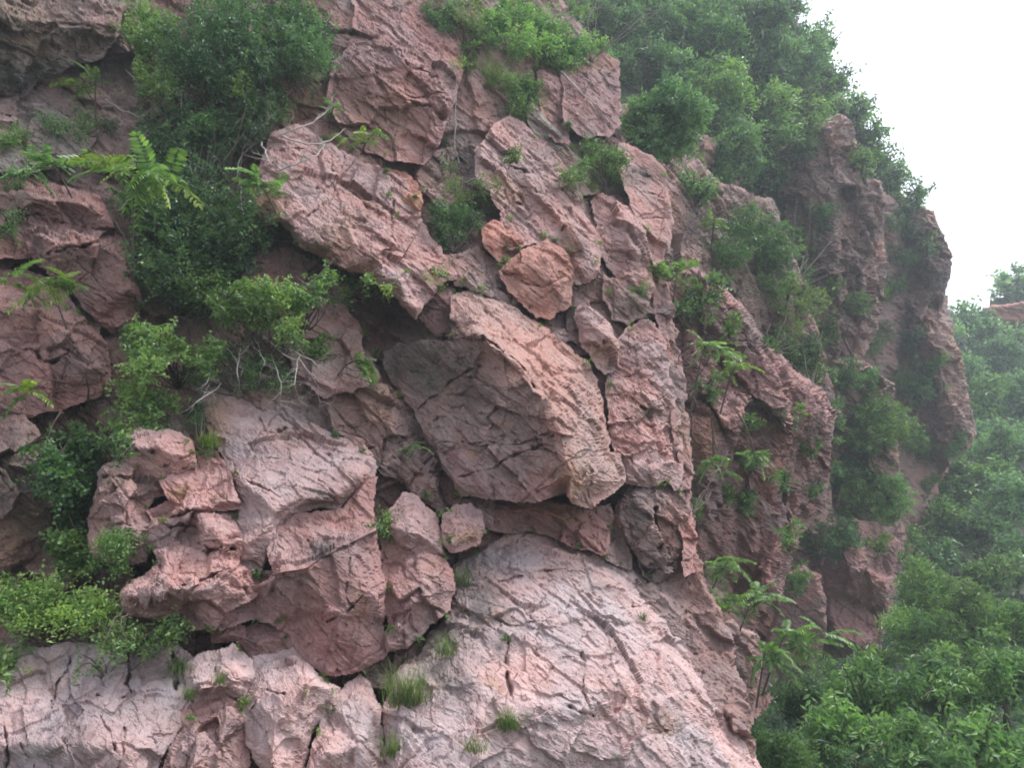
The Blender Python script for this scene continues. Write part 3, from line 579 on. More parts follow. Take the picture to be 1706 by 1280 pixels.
# --- the big overhang in the middle
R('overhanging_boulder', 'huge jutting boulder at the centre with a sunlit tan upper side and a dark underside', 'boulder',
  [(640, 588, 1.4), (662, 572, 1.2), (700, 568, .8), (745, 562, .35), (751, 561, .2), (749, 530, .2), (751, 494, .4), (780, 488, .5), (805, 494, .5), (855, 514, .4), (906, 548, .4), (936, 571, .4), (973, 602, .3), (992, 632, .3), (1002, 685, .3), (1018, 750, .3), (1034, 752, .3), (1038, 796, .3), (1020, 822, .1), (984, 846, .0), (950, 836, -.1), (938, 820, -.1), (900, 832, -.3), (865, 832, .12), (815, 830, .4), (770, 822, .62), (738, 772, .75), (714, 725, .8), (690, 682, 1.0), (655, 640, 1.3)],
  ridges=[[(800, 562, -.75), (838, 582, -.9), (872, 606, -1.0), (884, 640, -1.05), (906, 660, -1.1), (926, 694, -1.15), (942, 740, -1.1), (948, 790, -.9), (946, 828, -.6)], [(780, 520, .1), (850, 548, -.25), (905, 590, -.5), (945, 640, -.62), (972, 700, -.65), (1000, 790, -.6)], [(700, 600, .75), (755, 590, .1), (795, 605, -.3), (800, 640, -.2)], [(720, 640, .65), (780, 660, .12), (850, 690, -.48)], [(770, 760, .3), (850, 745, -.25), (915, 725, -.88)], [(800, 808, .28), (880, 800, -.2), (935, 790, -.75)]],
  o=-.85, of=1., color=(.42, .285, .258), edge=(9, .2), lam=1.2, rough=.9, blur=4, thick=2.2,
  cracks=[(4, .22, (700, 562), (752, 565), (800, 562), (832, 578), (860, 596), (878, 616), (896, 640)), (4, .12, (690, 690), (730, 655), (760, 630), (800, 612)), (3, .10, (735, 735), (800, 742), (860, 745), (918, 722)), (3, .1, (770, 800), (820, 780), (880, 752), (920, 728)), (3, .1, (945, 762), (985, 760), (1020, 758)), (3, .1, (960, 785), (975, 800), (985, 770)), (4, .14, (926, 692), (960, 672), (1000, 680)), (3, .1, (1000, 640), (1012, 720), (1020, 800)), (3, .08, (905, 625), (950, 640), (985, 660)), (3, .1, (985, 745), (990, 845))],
  seeds=[(780, 515), (840, 535), (885, 565), (935, 600), (900, 620), (965, 645), (940, 690), (985, 720), (965, 760), (1020, 780), (990, 810), (955, 810), (860, 590), (830, 620), (760, 590, 0, 'dark'), (690, 600, 0, 'dark'), (740, 640, 0, 'dark'), (800, 670, 0, 'dark'), (870, 670, 0, 'brown'), (880, 720, 0, 'brown'), (790, 725, 0, 'brown'), (740, 720, 0, 'brown'), (840, 775, 0, 'brown'), (770, 785, 0, 'red'), (905, 775, 0, 'brown'), (860, 815, 0, 'red'), (915, 812, 0, 'red')], jag=.05, cell_aniso=(1.7, 40),  # dark, brown seeds: underside shade put into the colour, plus its own hue
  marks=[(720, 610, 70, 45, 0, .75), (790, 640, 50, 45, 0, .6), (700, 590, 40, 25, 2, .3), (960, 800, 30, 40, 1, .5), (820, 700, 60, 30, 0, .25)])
R('rock_block', 'dark wedge in the hollow between the pink ridge and the huge jutting boulder', 'rock',
  [(688, 460, .3), (725, 462, .2), (756, 482, .3), (752, 530, .3), (750, 558, .5), (735, 560, .6), (715, 545, .6), (698, 525, .5)], ridges=[[(715, 480, -.1), (745, 500, -.1)]], o=-.3, color='red', edge=(10, .25), seeds=[(720, 490), (740, 530)])
R('rock_block', 'brown block under the huge boulder resting behind the rounded dome', 'rock',
  [(755, 838, .5), (790, 826, .4), (865, 832, .2), (925, 836, .2), (985, 850, .3), (1010, 880, .4), (1010, 925, .5), (960, 912, .5), (890, 885, .6), (830, 885, .6), (790, 870, .6)], ridges=[[(800, 845, .1), (870, 845, -.1), (950, 865, .0)]], o=-.25, color='red', edge=(12, .3), rough=1., seeds=[(800, 855), (850, 860), (915, 865), (970, 885)], jag=.12, cell_aniso=(1.5, 10), marks=[(940, 860, 30, 14, 1, .5), (900, 880, 60, 20, 0, .5)])
R('rock_block', 'pink block stack right of the huge boulder, with orange broken corners', 'rock',
  [(955, 530, .4), (966, 512, .5), (985, 515, .5), (1012, 545, .4), (1026, 580, .3), (1028, 615, .3), (1010, 622, .3), (990, 600, .3), (968, 570, .3)], ridges=[[(975, 535, .0), (1005, 570, -.2), (1020, 590, -.2)], [(990, 590, .0), (1020, 600, -.1)]], o=-.75, color='pink', edge=(9, .22), seeds=[(975, 540), (1005, 560), (1012, 600), (985, 580)], jag=.06, marks=[(1005, 590, 20, 20, 1, .5)])
R('rock_block', 'dark grey angular block with a pale sloping edge near the cliff edge', 'rock',
  [(1005, 455, .4), (1022, 466, .3), (1050, 485, .2), (1078, 502, .2), (1076, 525, .2), (1048, 545, .2), (1020, 530, .3), (1006, 495, .4)], ridges=[[(1015, 470, .0), (1048, 495, -.2), (1074, 506, -.2)]], o=-.5, grow=2., color='brown', edge=(8, .22), rough=1.1, marks=[(1040, 520, 30, 18, 0, .5)])
R('rock_mass', 'fractured brown rock filling the slope right of the orange angular block', 'rock',
  [(945, 400, .5), (985, 405, .5), (1005, 440, .4), (1010, 500, .4), (1040, 550, .4), (1040, 600, .4), (1060, 660, .4), (1036, 700, .3), (1012, 640, .3), (985, 600, .2), (955, 560, .2), (940, 500, .3)], o=-.2, color='brown', rough=1.3, edge=(12, .2), seeds=[(965, 440), (985, 480), (960, 520), (1020, 560), (1035, 620), (1000, 530), (1045, 660)], cell_aniso=(1.7, 65), jag=.12, marks=[(960, 470, 25, 60, 0, .5), (990, 560, 30, 40, 2, .4)])
R('rock_column', 'stacked thin-bedded column at the right edge of the cliff, full of small ledges', 'rock',
  [(1014, 640, .4), (1022, 575, .5), (1046, 545, .5), (1072, 536, .5), (1095, 545, .5), (1108, 575, .5), (1118, 640, .5), (1134, 700, .6), (1142, 760, .6), (1138, 800, .6), (1124, 812, .5), (1110, 800, .3), (1080, 810, .3), (1046, 800, .4), (1026, 740, .3), (1018, 690, .3)],
  ridges=[[(1060, 580, -.05), (1075, 640, -.2), (1080, 680, -.3), (1100, 672, -.15)], [(1065, 720, -.15), (1100, 720, -.1)], [(1060, 780, -.2), (1110, 785, -.15)]], o=-.6, color='pink', rough=1.15, edge=(12, .3), lam=2.2,
  cracks=[(4, .2, (1045, 660), (1080, 684), (1100, 678)), (3, .1, (1045, 620), (1110, 615)), (3, .12, (1040, 700), (1090, 712), (1125, 700)), (3, .1, (1040, 750), (1130, 742))],
  seeds=[(1065, 565), (1095, 575), (1060, 610), (1100, 620), (1065, 650), (1110, 670), (1055, 690), (1090, 705), (1125, 730), (1060, 735), (1095, 755), (1060, 785), (1115, 790)], jag=.09, cell_aniso=(1.9, 8), marks=[(1085, 690, 20, 10, 2, .7), (1055, 700, 18, 30, 0, .4)])
R('rock_ridge', 'long thin brown rib forming the right-hand edge of the main cliff', 'rock',
  [(1078, 470, .7), (1096, 480, .8), (1110, 540, .9), (1125, 620, 1.0), (1142, 700, 1.), (1150, 780, 1.), (1156, 860, 1.), (1160, 950, 1.), (1140, 960, .8), (1132, 860, .6), (1128, 780, .6), (1114, 660, .6), (1098, 560, .6)], ridges=[[(1100, 540, .4), (1126, 680, .4), (1143, 860, .5)]], o=-.55, color='red', rough=1.1, edge=(8, .25), seeds=[(1090, 510), (1108, 570), (1122, 640), (1134, 710), (1140, 780), (1146, 860), (1150, 930)], jag=.1, marks=[(1138, 720, 14, 50, 1, .5)])
R('rock_column', 'fluted hanging rock with deep dark hollows below the thin-bedded column', 'rock',
  [(1036, 815, .4), (1060, 800, .3), (1100, 805, .3), (1134, 815, .5), (1144, 860, .6), (1140, 910, .7), (1128, 950, .8), (1100, 966, .8), (1075, 955, .7), (1060, 920, .6), (1046, 900, .5), (1030, 870, .5)], ridges=[[(1060, 825, -.2), (1075, 870, -.25), (1075, 930, .1)], [(1100, 830, -.1), (1120, 880, .0), (1110, 940, .3)]], o=-.35, color='brown', rough=1.5, edge=(12, .35),
  cracks=[(6, .3, (1090, 850), (1092, 900), (1088, 950)), (5, .25, (1052, 880), (1060, 925))], seeds=[(1065, 830), (1110, 840), (1060, 880), (1105, 890), (1085, 920), (1125, 925), (1070, 945)], cell_aniso=(2, 84), jag=.12, marks=[(1055, 860, 25, 40, 0, .7), (1090, 940, 30, 30, 0, .6)])
R('rock_block', 'dark hanging lobes at the foot of the column, just above the dome', 'rock',
  [(985, 850, .5), (1015, 845, .4), (1036, 880, .4), (1052, 925, .6), (1052, 950, .7), (1025, 940, .6), (1000, 925, .6), (985, 890, .6)], o=-.3, color='brown', rough=1.3, edge=(10, .3), seeds=[(1005, 870), (1030, 905), (1008, 915)], cell_aniso=(1.8, 75))
R('boulder', 'rough reddish rubble wall left of the huge boulder, under the hanging roots', 'boulder',
  [(545, 655, .5), (590, 640, .5), (640, 640, .5), (668, 660, 1.3), (692, 690, 1.6), (700, 720, 1.6), (722, 775, 1.4), (745, 850, 1.0), (735, 860, .3), (700, 830, .2), (665, 800, .2), (640, 790, .2), (622, 770, .2), (600, 742, .2), (555, 725, .3)],
  ridges=[[(590, 670, .0), (640, 690, -.1), (670, 740, -.15), (710, 800, -.1)]], o=-.05, color='brown', rough=1.2, edge=(12, .22), seeds=[(580, 690), (615, 665), (640, 700), (670, 690), (615, 730), (660, 750), (690, 760), (710, 815), (670, 795)], jag=.12, cell_aniso=(1.4, 55),
  cracks=[(4, .18, (570, 740), (600, 750), (622, 746)), (4, .16, (618, 766), (650, 780), (665, 800), (700, 832))], marks=[(620, 670, 60, 40, 1, .25), (650, 760, 50, 50, 0, .3)])

R('rock_block', 'brown pink rocks among the bare roots left of the dark hollow', 'rock',
  [(470, 545, .4), (500, 515, .5), (540, 503, .5), (575, 515, .4), (600, 560, .3), (615, 640, .2), (590, 650, .2), (540, 660, .3), (490, 620, .4)], ridges=[[(510, 540, .1), (560, 535, .0), (610, 570, .1)]], o=-.1, color='pink', rough=1.2, seeds=[(510, 540), (560, 530), (600, 560), (540, 600), (610, 620), (500, 590)], jag=.12, marks=[(560, 600, 60, 40, 2, .4)])
R('rock_block', 'dark red rocks beneath the lower edge of the long pink ridge', 'rock',
  [(405, 460, .4), (425, 425, .4), (470, 410, .4), (510, 430, .4), (560, 460, .5), (590, 500, .5), (540, 510, .4), (470, 490, .3)], o=-.05, color='red', rough=1.2, seeds=[(440, 440), (490, 440), (460, 475), (540, 480)], jag=.12, marks=[(520, 470, 50, 30, 2, .5)])
# --- the bulging outcrop at the lower left
R('rock_slab', 'broad smooth lilac-pink slab tilted to the sky below the hanging roots', 'rock',
  [(328, 672, .9), (352, 652, 1.0), (400, 652, 1.0), (450, 668, 1.), (500, 692, .9), (548, 726, .75), (602, 744, .7), (626, 768, .6), (620, 800, .45), (606, 806, .4), (578, 832, .3), (560, 850, .3), (530, 845, .3), (500, 856, .25), (470, 872, .2), (450, 912, .15), (440, 950, .15), (420, 958, .15), (400, 940, .2), (396, 890, .3), (394, 830, .4), (382, 775, .5), (358, 735, .6), (338, 700, .8)],
  ridges=[[(370, 690, .45), (470, 740, .3), (560, 790, .1)], [(400, 800, .0), (455, 850, -.2), (500, 835, -.15), (560, 828, -.1), (600, 795, .0)], [(410, 900, -.2), (440, 880, -.2), (450, 868, -.2)]], o=-.55, of=.8, color=(.46, .355, .358), edge=(12, .22), rough=.8, lam=1.8, blur=6,
  cracks=[(4, .16, (436, 700), (445, 716), (462, 722), (478, 714)), (3, .12, (488, 714), (500, 728)), (3, .12, (545, 752), (568, 768), (608, 784)), (3, .08, (568, 768), (565, 785)), (3, .1, (380, 760), (400, 795), (450, 820), (478, 828)), (3, .06, (420, 752), (480, 768)), (4, .08, (530, 800), (570, 840))],
  marks=[(360, 700, 22, 50, 1, .75), (480, 700, 60, 25, 0, .3), (540, 830, 40, 20, 0, .5)])
R('rock_block', 'great red block with a curved straight crack, under the lilac slab', 'boulder',
  [(462, 880, .4), (500, 855, .4), (535, 852, .4), (566, 850, .4), (600, 806, .4), (624, 800, .4), (622, 865, .3), (634, 930, .25), (638, 985, .25), (641, 1040, .3), (645, 1090, .35), (602, 1116, .5), (540, 1126, .6), (500, 1090, .7), (488, 1066, .7), (465, 1040, .6), (430, 1030, .6), (370, 1050, .7), (360, 1030, .6), (420, 985, .4), (456, 960, .3), (446, 925, .3)],
  ridges=[[(460, 962, -.3), (505, 945, -.45), (553, 926, -.5), (600, 905, -.45), (625, 890, -.2)], [(470, 915, .1), (530, 895, .0), (590, 860, .0)], [(500, 1030, .2), (560, 1035, -.1), (620, 990, -.3)], [(530, 1100, .2), (600, 1090, .1), (635, 1070, .1)]], o=-.62, color=(.36, .24, .238), edge=(8, .18), rough=.8, blur=3,
  cracks=[(3, .14, (540, 1044), (580, 1018), (605, 996), (636, 972)), (3, .07, (590, 930), (575, 990), (590, 1020)), (3, .06, (560, 1060), (555, 1090)), (5, .14, (514, 895), (525, 928))], seeds=[(520, 880), (590, 850), (480, 915), (520, 985), (600, 950), (590, 1060), (520, 1070), (430, 1005), (390, 1038), (465, 1000)], jag=.045, cell_aniso=(1.6, -32),
  marks=[(540, 915, 40, 22, 0, .7), (500, 990, 60, 40, 0, .3), (600, 1000, 14, 40, 1, .35)])
R('boulder', 'bulging pink broken rocks with a rounded nose above the yellow-green bush', 'boulder',
  [(204, 985, .3), (215, 968, .4), (244, 955, .4), (262, 938, .3), (255, 912, .4), (236, 905, .5), (256, 868, .5), (300, 870, .5), (328, 852, .5), (395, 856, .4), (402, 910, .3), (398, 938, .3), (420, 955, .3), (457, 946, .2), (456, 975, .2), (430, 988, .3), (386, 1014, .5), (354, 1044, .6), (322, 1046, .6), (300, 1024, .5), (222, 1026, .5), (203, 1012, .4)],
  ridges=[[(225, 990, -.3), (270, 985, -.4), (300, 995, -.4), (345, 985, -.45), (385, 955, -.35), (410, 948, -.2)], [(270, 950, -.2), (330, 925, -.2), (375, 930, -.15)], [(280, 900, .15), (310, 895, .25), (330, 915, .0)], [(340, 870, -.15), (370, 895, -.25), (398, 890, -.15)]], o=-.58, color=(.44, .308, .305), edge=(8, .2), rough=.9,
  cracks=[(4, .2, (258, 868), (285, 882), (305, 876), (325, 878)), (5, .25, (328, 905), (350, 915), (390, 915)), (4, .14, (300, 978), (340, 962), (382, 948)), (3, .12, (262, 940), (265, 975), (250, 1005))],
  seeds=[(220, 1000), (250, 985), (280, 1000), (300, 970), (280, 940), (320, 940), (345, 985), (310, 905), (275, 890), (360, 885), (375, 935), (405, 965), (340, 1020), (420, 965), (380, 995)], jag=.1, cell_aniso=(1.4, -30), marks=[(290, 1000, 90, 20, 0, .25), (285, 890, 25, 20, 0, .4)])
R('boulder', 'rounded grey pink lobe of rock with open side cracks beside the bright ivy', 'boulder',
  [(203, 742, .4), (215, 722, .5), (236, 714, .5), (282, 716, .5), (312, 732, .4), (318, 745, .3), (322, 772, .3), (300, 786, .3), (272, 796, .3), (232, 786, .4), (208, 766, .4)], ridges=[[(225, 745, -.1), (265, 742, -.25), (305, 755, -.2)]], o=-.45, color='pink', edge=(12, .25), rough=.8,
  cracks=[(4, .16, (215, 745), (232, 752), (252, 752)), (3, .14, (280, 736), (300, 738), (316, 734)), (3, .12, (276, 776), (295, 766), (318, 756)), (3, .12, (296, 784), (318, 772))], marks=[(235, 755, 25, 10, 0, .5)])
R('boulder', 'brownish rock shoulder left of the bulging broken rocks, stained dark grey', 'boulder',
  [(150, 905, .4), (152, 872, .4), (166, 818, .4), (172, 775, .5), (215, 770, .5), (262, 792, .4), (286, 800, .4), (285, 825, .4), (258, 835, .3), (245, 850, .3), (270, 868, .3), (252, 905, .4), (240, 935, .4), (200, 940, .5), (160, 925, .5)], ridges=[[(180, 835, -.1), (215, 820, -.15), (250, 820, -.1)], [(185, 880, -.2), (225, 880, -.25)]], o=-.42, color='pink', edge=(13, .25), rough=.9,
  cracks=[(4, .16, (180, 795), (205, 800), (225, 800)), (3, .1, (235, 815), (265, 818))], seeds=[(195, 790), (240, 805), (190, 840), (235, 850), (185, 895), (225, 905)], jag=.07, marks=[(240, 810, 40, 30, 0, .8), (190, 800, 20, 30, 2, .5), (230, 880, 40, 40, 0, .3)])
R('rubble', 'crumbled bright pink rubble patch between the lobe and the lilac slab', 'rock',
  [(268, 800, .4), (300, 786, .4), (325, 760, .5), (345, 742, .5), (362, 752, .4), (384, 792, .3), (396, 850, .2), (330, 856, .2), (300, 872, .3), (256, 866, .3), (246, 848, .3), (284, 828, .3)], ridges=[[(290, 830, .0), (340, 800, .1), (370, 800, .1)], [(290, 850, -.2), (340, 845, -.15), (380, 840, -.15)]], o=-.52, color=(.46, .305, .30), edge=(8, .15), rough=1.0, lam=1.3, seeds=[(290, 815), (320, 790), (350, 770), (345, 810), (370, 820), (320, 840), (280, 850), (365, 845), (300, 860)], jag=.05, marks=[(300, 815, 20, 12, 1, .7), (360, 825, 15, 12, 2, .6), (270, 840, 20, 20, 0, .5)])
R('rock_block', 'two flattened blocks tucked under the great red block', 'rock',
  [(350, 1050, .5), (380, 1040, .5), (420, 1048, .5), (462, 1040, .5), (480, 1058, .5), (488, 1076, .5), (452, 1092, .5), (420, 1096, .5), (405, 1080, .5), (396, 1070, .5), (360, 1072, .5)], ridges=[[(365, 1062, .1), (392, 1060, .05)], [(415, 1068, .0), (470, 1062, -.05)]], o=-.4, color='red', edge=(8, .22), seeds=[(375, 1060), (445, 1070)], rough=.8, jag=.06)
R('rock_block', 'tall red blocks standing right of the great red block, split by an upright seam', 'rock',
  [(634, 940, .4), (660, 930, .4), (700, 922, .4), (738, 932, .5), (750, 950, .5), (752, 985, .4), (740, 1020, .3), (712, 1040, .3), (700, 1065, .3), (648, 1092, .4), (645, 1040, .3), (640, 985, .3)], ridges=[[(655, 960, .0), (700, 955, -.15), (735, 965, -.1)], [(660, 1050, -.2), (690, 1000, -.3), (700, 980, -.25), (725, 1000, -.15)]], o=-.6, color='red', edge=(9, .25), rough=.8,
  seeds=[(665, 960), (725, 970), (655, 1020), (690, 1030)], cell_aniso=(1.8, 80), jag=.05, marks=[(725, 950, 20, 20, 1, .2), (665, 950, 30, 14, 0, .4)])
R('rock_block', 'pink wedge-shaped block with a sharp front edge beside the tiny bush', 'rock',
  [(634, 930, .5), (640, 890, .5), (652, 850, .5), (672, 822, .5), (700, 832, .5), (722, 856, .4), (738, 895, .4), (740, 922, .4), (702, 924, .4), (660, 932, .5)], ridges=[[(652, 882, .0), (680, 892, -.4), (705, 895, -.2)], [(675, 840, .1), (684, 865, -.2), (680, 892, -.4)], [(660, 915, .15), (695, 915, .05)]], o=-.5, color='pink', edge=(8, .22), rough=.7, blur=3)
R('rock_block', 'small squared pink block under the dark end of the huge boulder', 'rock',
  [(738, 862, .4), (760, 842, .4), (785, 838, .4), (802, 852, .4), (805, 890, .3), (792, 912, .3), (752, 922, .3), (742, 905, .3)], ridges=[[(755, 865, .0), (795, 865, -.15)], [(755, 905, -.05), (795, 890, -.1)]], o=-.55, color='pink', edge=(9, .22), rough=.9, marks=[(780, 895, 25, 14, 1, .6)])
R('rock_block', 'angular grey pink block with one bright top facet below the flattened blocks', 'rock',
  [(405, 1180, .2), (414, 1130, .4), (425, 1098, .5), (450, 1096, .5), (486, 1078, .5), (504, 1108, .4), (545, 1140, .4), (566, 1146, .4), (548, 1180, .3), (522, 1212, .3), (500, 1290, .3), (440, 1300, .2), (412, 1240, .2)],
  ridges=[[(425, 1170, -.1), (460, 1150, -.25), (505, 1138, -.4), (545, 1146, -.1)], [(505, 1138, -.4), (480, 1180, -.35), (462, 1206, -.3), (450, 1280, -.35)], [(430, 1110, .2), (485, 1090, .2)], [(520, 1180, .0), (500, 1250, .0)]], o=-.5, color='pale', edge=(9, .22), rough=.7, blur=3, cracks=[(3, .07, (445, 1150), (470, 1120)), (3, .1, (412, 1186), (440, 1150), (470, 1155))])
R('rock_slab', 'long lilac slab split by fine cracks along the bottom left edge', 'rock',
  [(-120, 1070, .6), (40, 1080, .6), (100, 1075, .6), (200, 1070, .6), (300, 1080, .6), (330, 1100, .5), (345, 1120, .5), (312, 1175, .3), (305, 1200, .3), (280, 1240, .2), (230, 1330, .1), (-120, 1340, .0)],
  ridges=[[(-60, 1140, .1), (60, 1130, .15), (100, 1165, .0), (190, 1170, .0), (290, 1165, .1)], [(-50, 1240, -.25), (100, 1240, -.25), (210, 1250, -.2)]], o=-.55, color=(.46, .375, .385), jc=.2, edge=(12, .25), rough=.8, lam=1.5,
  cracks=[(3, .1, (120, 1090), (95, 1150), (85, 1180)), (4, .16, (212, 1090), (210, 1140), (224, 1156)), (5, .22, (290, 1090), (292, 1160)), (3, .1, (160, 1165), (195, 1172), (215, 1155)), (3, .08, (170, 1195), (190, 1250), (205, 1215), (198, 1280)), (3, .08, (0, 1170), (12, 1250), (10, 1290)), (3, .06, (30, 1240), (60, 1290))],
  seeds=[(20, 1130), (60, 1230), (150, 1230), (170, 1130), (255, 1120), (250, 1200), (110, 1120), (-30, 1220), (200, 1290), (90, 1290)], jag=.035, marks=[(120, 1130, 90, 30, 0, .35), (60, 1115, 30, 16, 1, .35), (230, 1110, 60, 30, 0, .4)])
R('rock_block', 'striated pink blocks leaning right in the bottom strip beside the grass tuft', 'rock',
  [(230, 1330, .2), (262, 1260, .2), (300, 1205, .2), (312, 1170, .3), (345, 1160, .3), (385, 1150, .3), (405, 1170, .2), (412, 1220, .2), (418, 1330, .2)], ridges=[[(320, 1195, -.1), (360, 1180, -.2), (395, 1185, -.1)], [(280, 1290, -.2), (310, 1240, -.25), (370, 1240, -.2)]], o=-.5, color='pink', edge=(9, .2), rough=1.1, lam=2.2, seeds=[(330, 1180), (385, 1190), (290, 1250), (345, 1240), (395, 1260), (350, 1290)], jag=.07, cell_aniso=(1.8, 110), marks=[(385, 1210, 20, 40, 0, .4)])
R('rock_block', 'split block with a reddish right face beneath the trailing grass', 'rock',
  [(308, 1112, .4), (340, 1090, .4), (384, 1074, .5), (416, 1098, .4), (420, 1132, .3), (404, 1164, .3), (378, 1158, .3), (330, 1170, .3), (312, 1160, .3)], ridges=[[(325, 1115, .0), (365, 1100, .0), (395, 1110, -.1)], [(330, 1150, -.2), (385, 1140, -.25), (410, 1125, -.1)]], o=-.55, color='pale', edge=(9, .2), rough=.8, seeds=[(335, 1125), (385, 1110), (375, 1145)], jag=.04)
R('rock_dome', 'large rounded pale pink dome of jointed rock at the bottom centre', 'boulder',
  [(640, 1330, .2), (640, 1200, .3), (655, 1120, .45), (705, 1085, .5), (722, 1050, .5), (750, 1030, .5), (750, 984, .7), (760, 950, .8), (805, 917, .9), (842, 892, 1.0), (890, 884, 1.1), (940, 898, 1.1), (974, 915, 1.1), (1024, 934, 1.1), (1074, 966, 1.1), (1107, 1010, 1.1), (1121, 1050, 1.1), (1140, 1064, 1.1), (1170, 1085, 1.1), (1203, 1122, 1.1), (1237, 1172, 1.1), (1250, 1228, 1.1), (1256, 1255, 1.1), (1285, 1340, 1.1)],
  ridges=[[(700, 1130, .15), (780, 1010, .2), (860, 940, .3), (940, 935, .35), (1030, 970, .4), (1080, 1020, .35)], [(680, 1240, -.1), (780, 1110, -.15), (880, 1030, -.1), (980, 1020, -.1), (1080, 1080, .0), (1180, 1160, .25)], [(690, 1320, -.2), (800, 1220, -.35), (920, 1140, -.4), (1040, 1130, -.35), (1140, 1210, -.1), (1210, 1300, .2)], [(880, 1180, -.5), (990, 1180, -.5)], [(850, 1215, -.3), (990, 1205, -.3)]], o=-.7, of=.85, color='pale', jc=.5, edge=(34, .9), rough=.95, lam=1.3, thick=2.5, blur=10,
  cracks=[(4, .12, (940, 1180), (990, 1192), (1050, 1180), (1075, 1190)), (4, .14, (848, 1060), (846, 1120), (852, 1165)), (4, .12, (970, 1095), (972, 1150), (990, 1195)), (3, .1, (800, 1020), (850, 1040), (920, 1030)), (3, .1, (875, 1000), (880, 1020), (910, 1000)), (3, .1, (890, 1050), (890, 1090), (955, 1098)), (3, .1, (1015, 1010), (1070, 1015), (1085, 1000)), (3, .1, (830, 975), (900, 950), (980, 950)), (3, .1, (1060, 1215), (1110, 1215), (1130, 1190))],
  seeds=[(800, 950), (870, 915), (950, 925), (1030, 960), (820, 1000), (885, 985), (950, 1000), (1020, 1010), (1085, 1005), (790, 1050), (860, 1045), (925, 1070), (905, 1015), (990, 1060), (1060, 1065), (1120, 1080), (810, 1110), (760, 1120), (880, 1120), (940, 1140), (1020, 1130), (1090, 1130), (1160, 1130), (800, 1170), (860, 1180), (930, 1185), (1000, 1170), (1130, 1190), (1200, 1180), (700, 1170), (740, 1200), (800, 1240), (900, 1240), (1000, 1230), (1060, 1200), (1090, 1260), (1160, 1240), (1220, 1240), (670, 1240), (720, 1270), (850, 1290), (960, 1290), (1040, 1300), (1200, 1300)], jag=.04, cell_aniso=(1.35, 12),
  marks=[(790, 990, 55, 70, 0, .75), (760, 1060, 40, 40, 0, .7), (830, 930, 60, 30, 0, .5), (760, 1140, 40, 50, 0, .5), (980, 950, 70, 18, 0, .5), (1000, 985, 40, 20, 0, .4), (810, 1080, 40, 30, 0, .4), (1100, 1210, 30, 20, 1, .4), (830, 1030, 30, 12, 1, .4), (720, 1110, 40, 30, 2, .5), (850, 1200, 40, 20, 2, .5)])
R('rock_block', 'pale wedge of rock left of the grass tuft', 'rock',
  [(500, 1330, .2), (522, 1240, .2), (545, 1190, .3), (570, 1150, .4), (600, 1125, .5), (614, 1136, .4), (632, 1180, .3), (638, 1240, .3), (645, 1330, .3)], ridges=[[(560, 1180, -.1), (605, 1150, -.05), (625, 1190, -.1)], [(540, 1260, -.2), (600, 1240, -.25)]], o=-.5, color='pale', edge=(9, .22), rough=.75, seeds=[(575, 1180), (610, 1200), (560, 1260), (610, 1270)], jag=.04)
R('rock_block', 'grey splintered ledge wedged below the great red block', 'rock',
  [(520, 1140, .5), (545, 1128, .5), (605, 1116, .5), (650, 1092, .5), (705, 1060, .5), (715, 1085, .5), (660, 1115, .5), (640, 1150, .4), (615, 1140, .4), (600, 1125, .5), (560, 1150, .5)], o=-.2, color='grey', edge=(8, .2), rough=1.2, lam=2.5, seeds=[(560, 1136), (640, 1115), (690, 1085)], marks=[(620, 1125, 60, 25, 0, .6)])
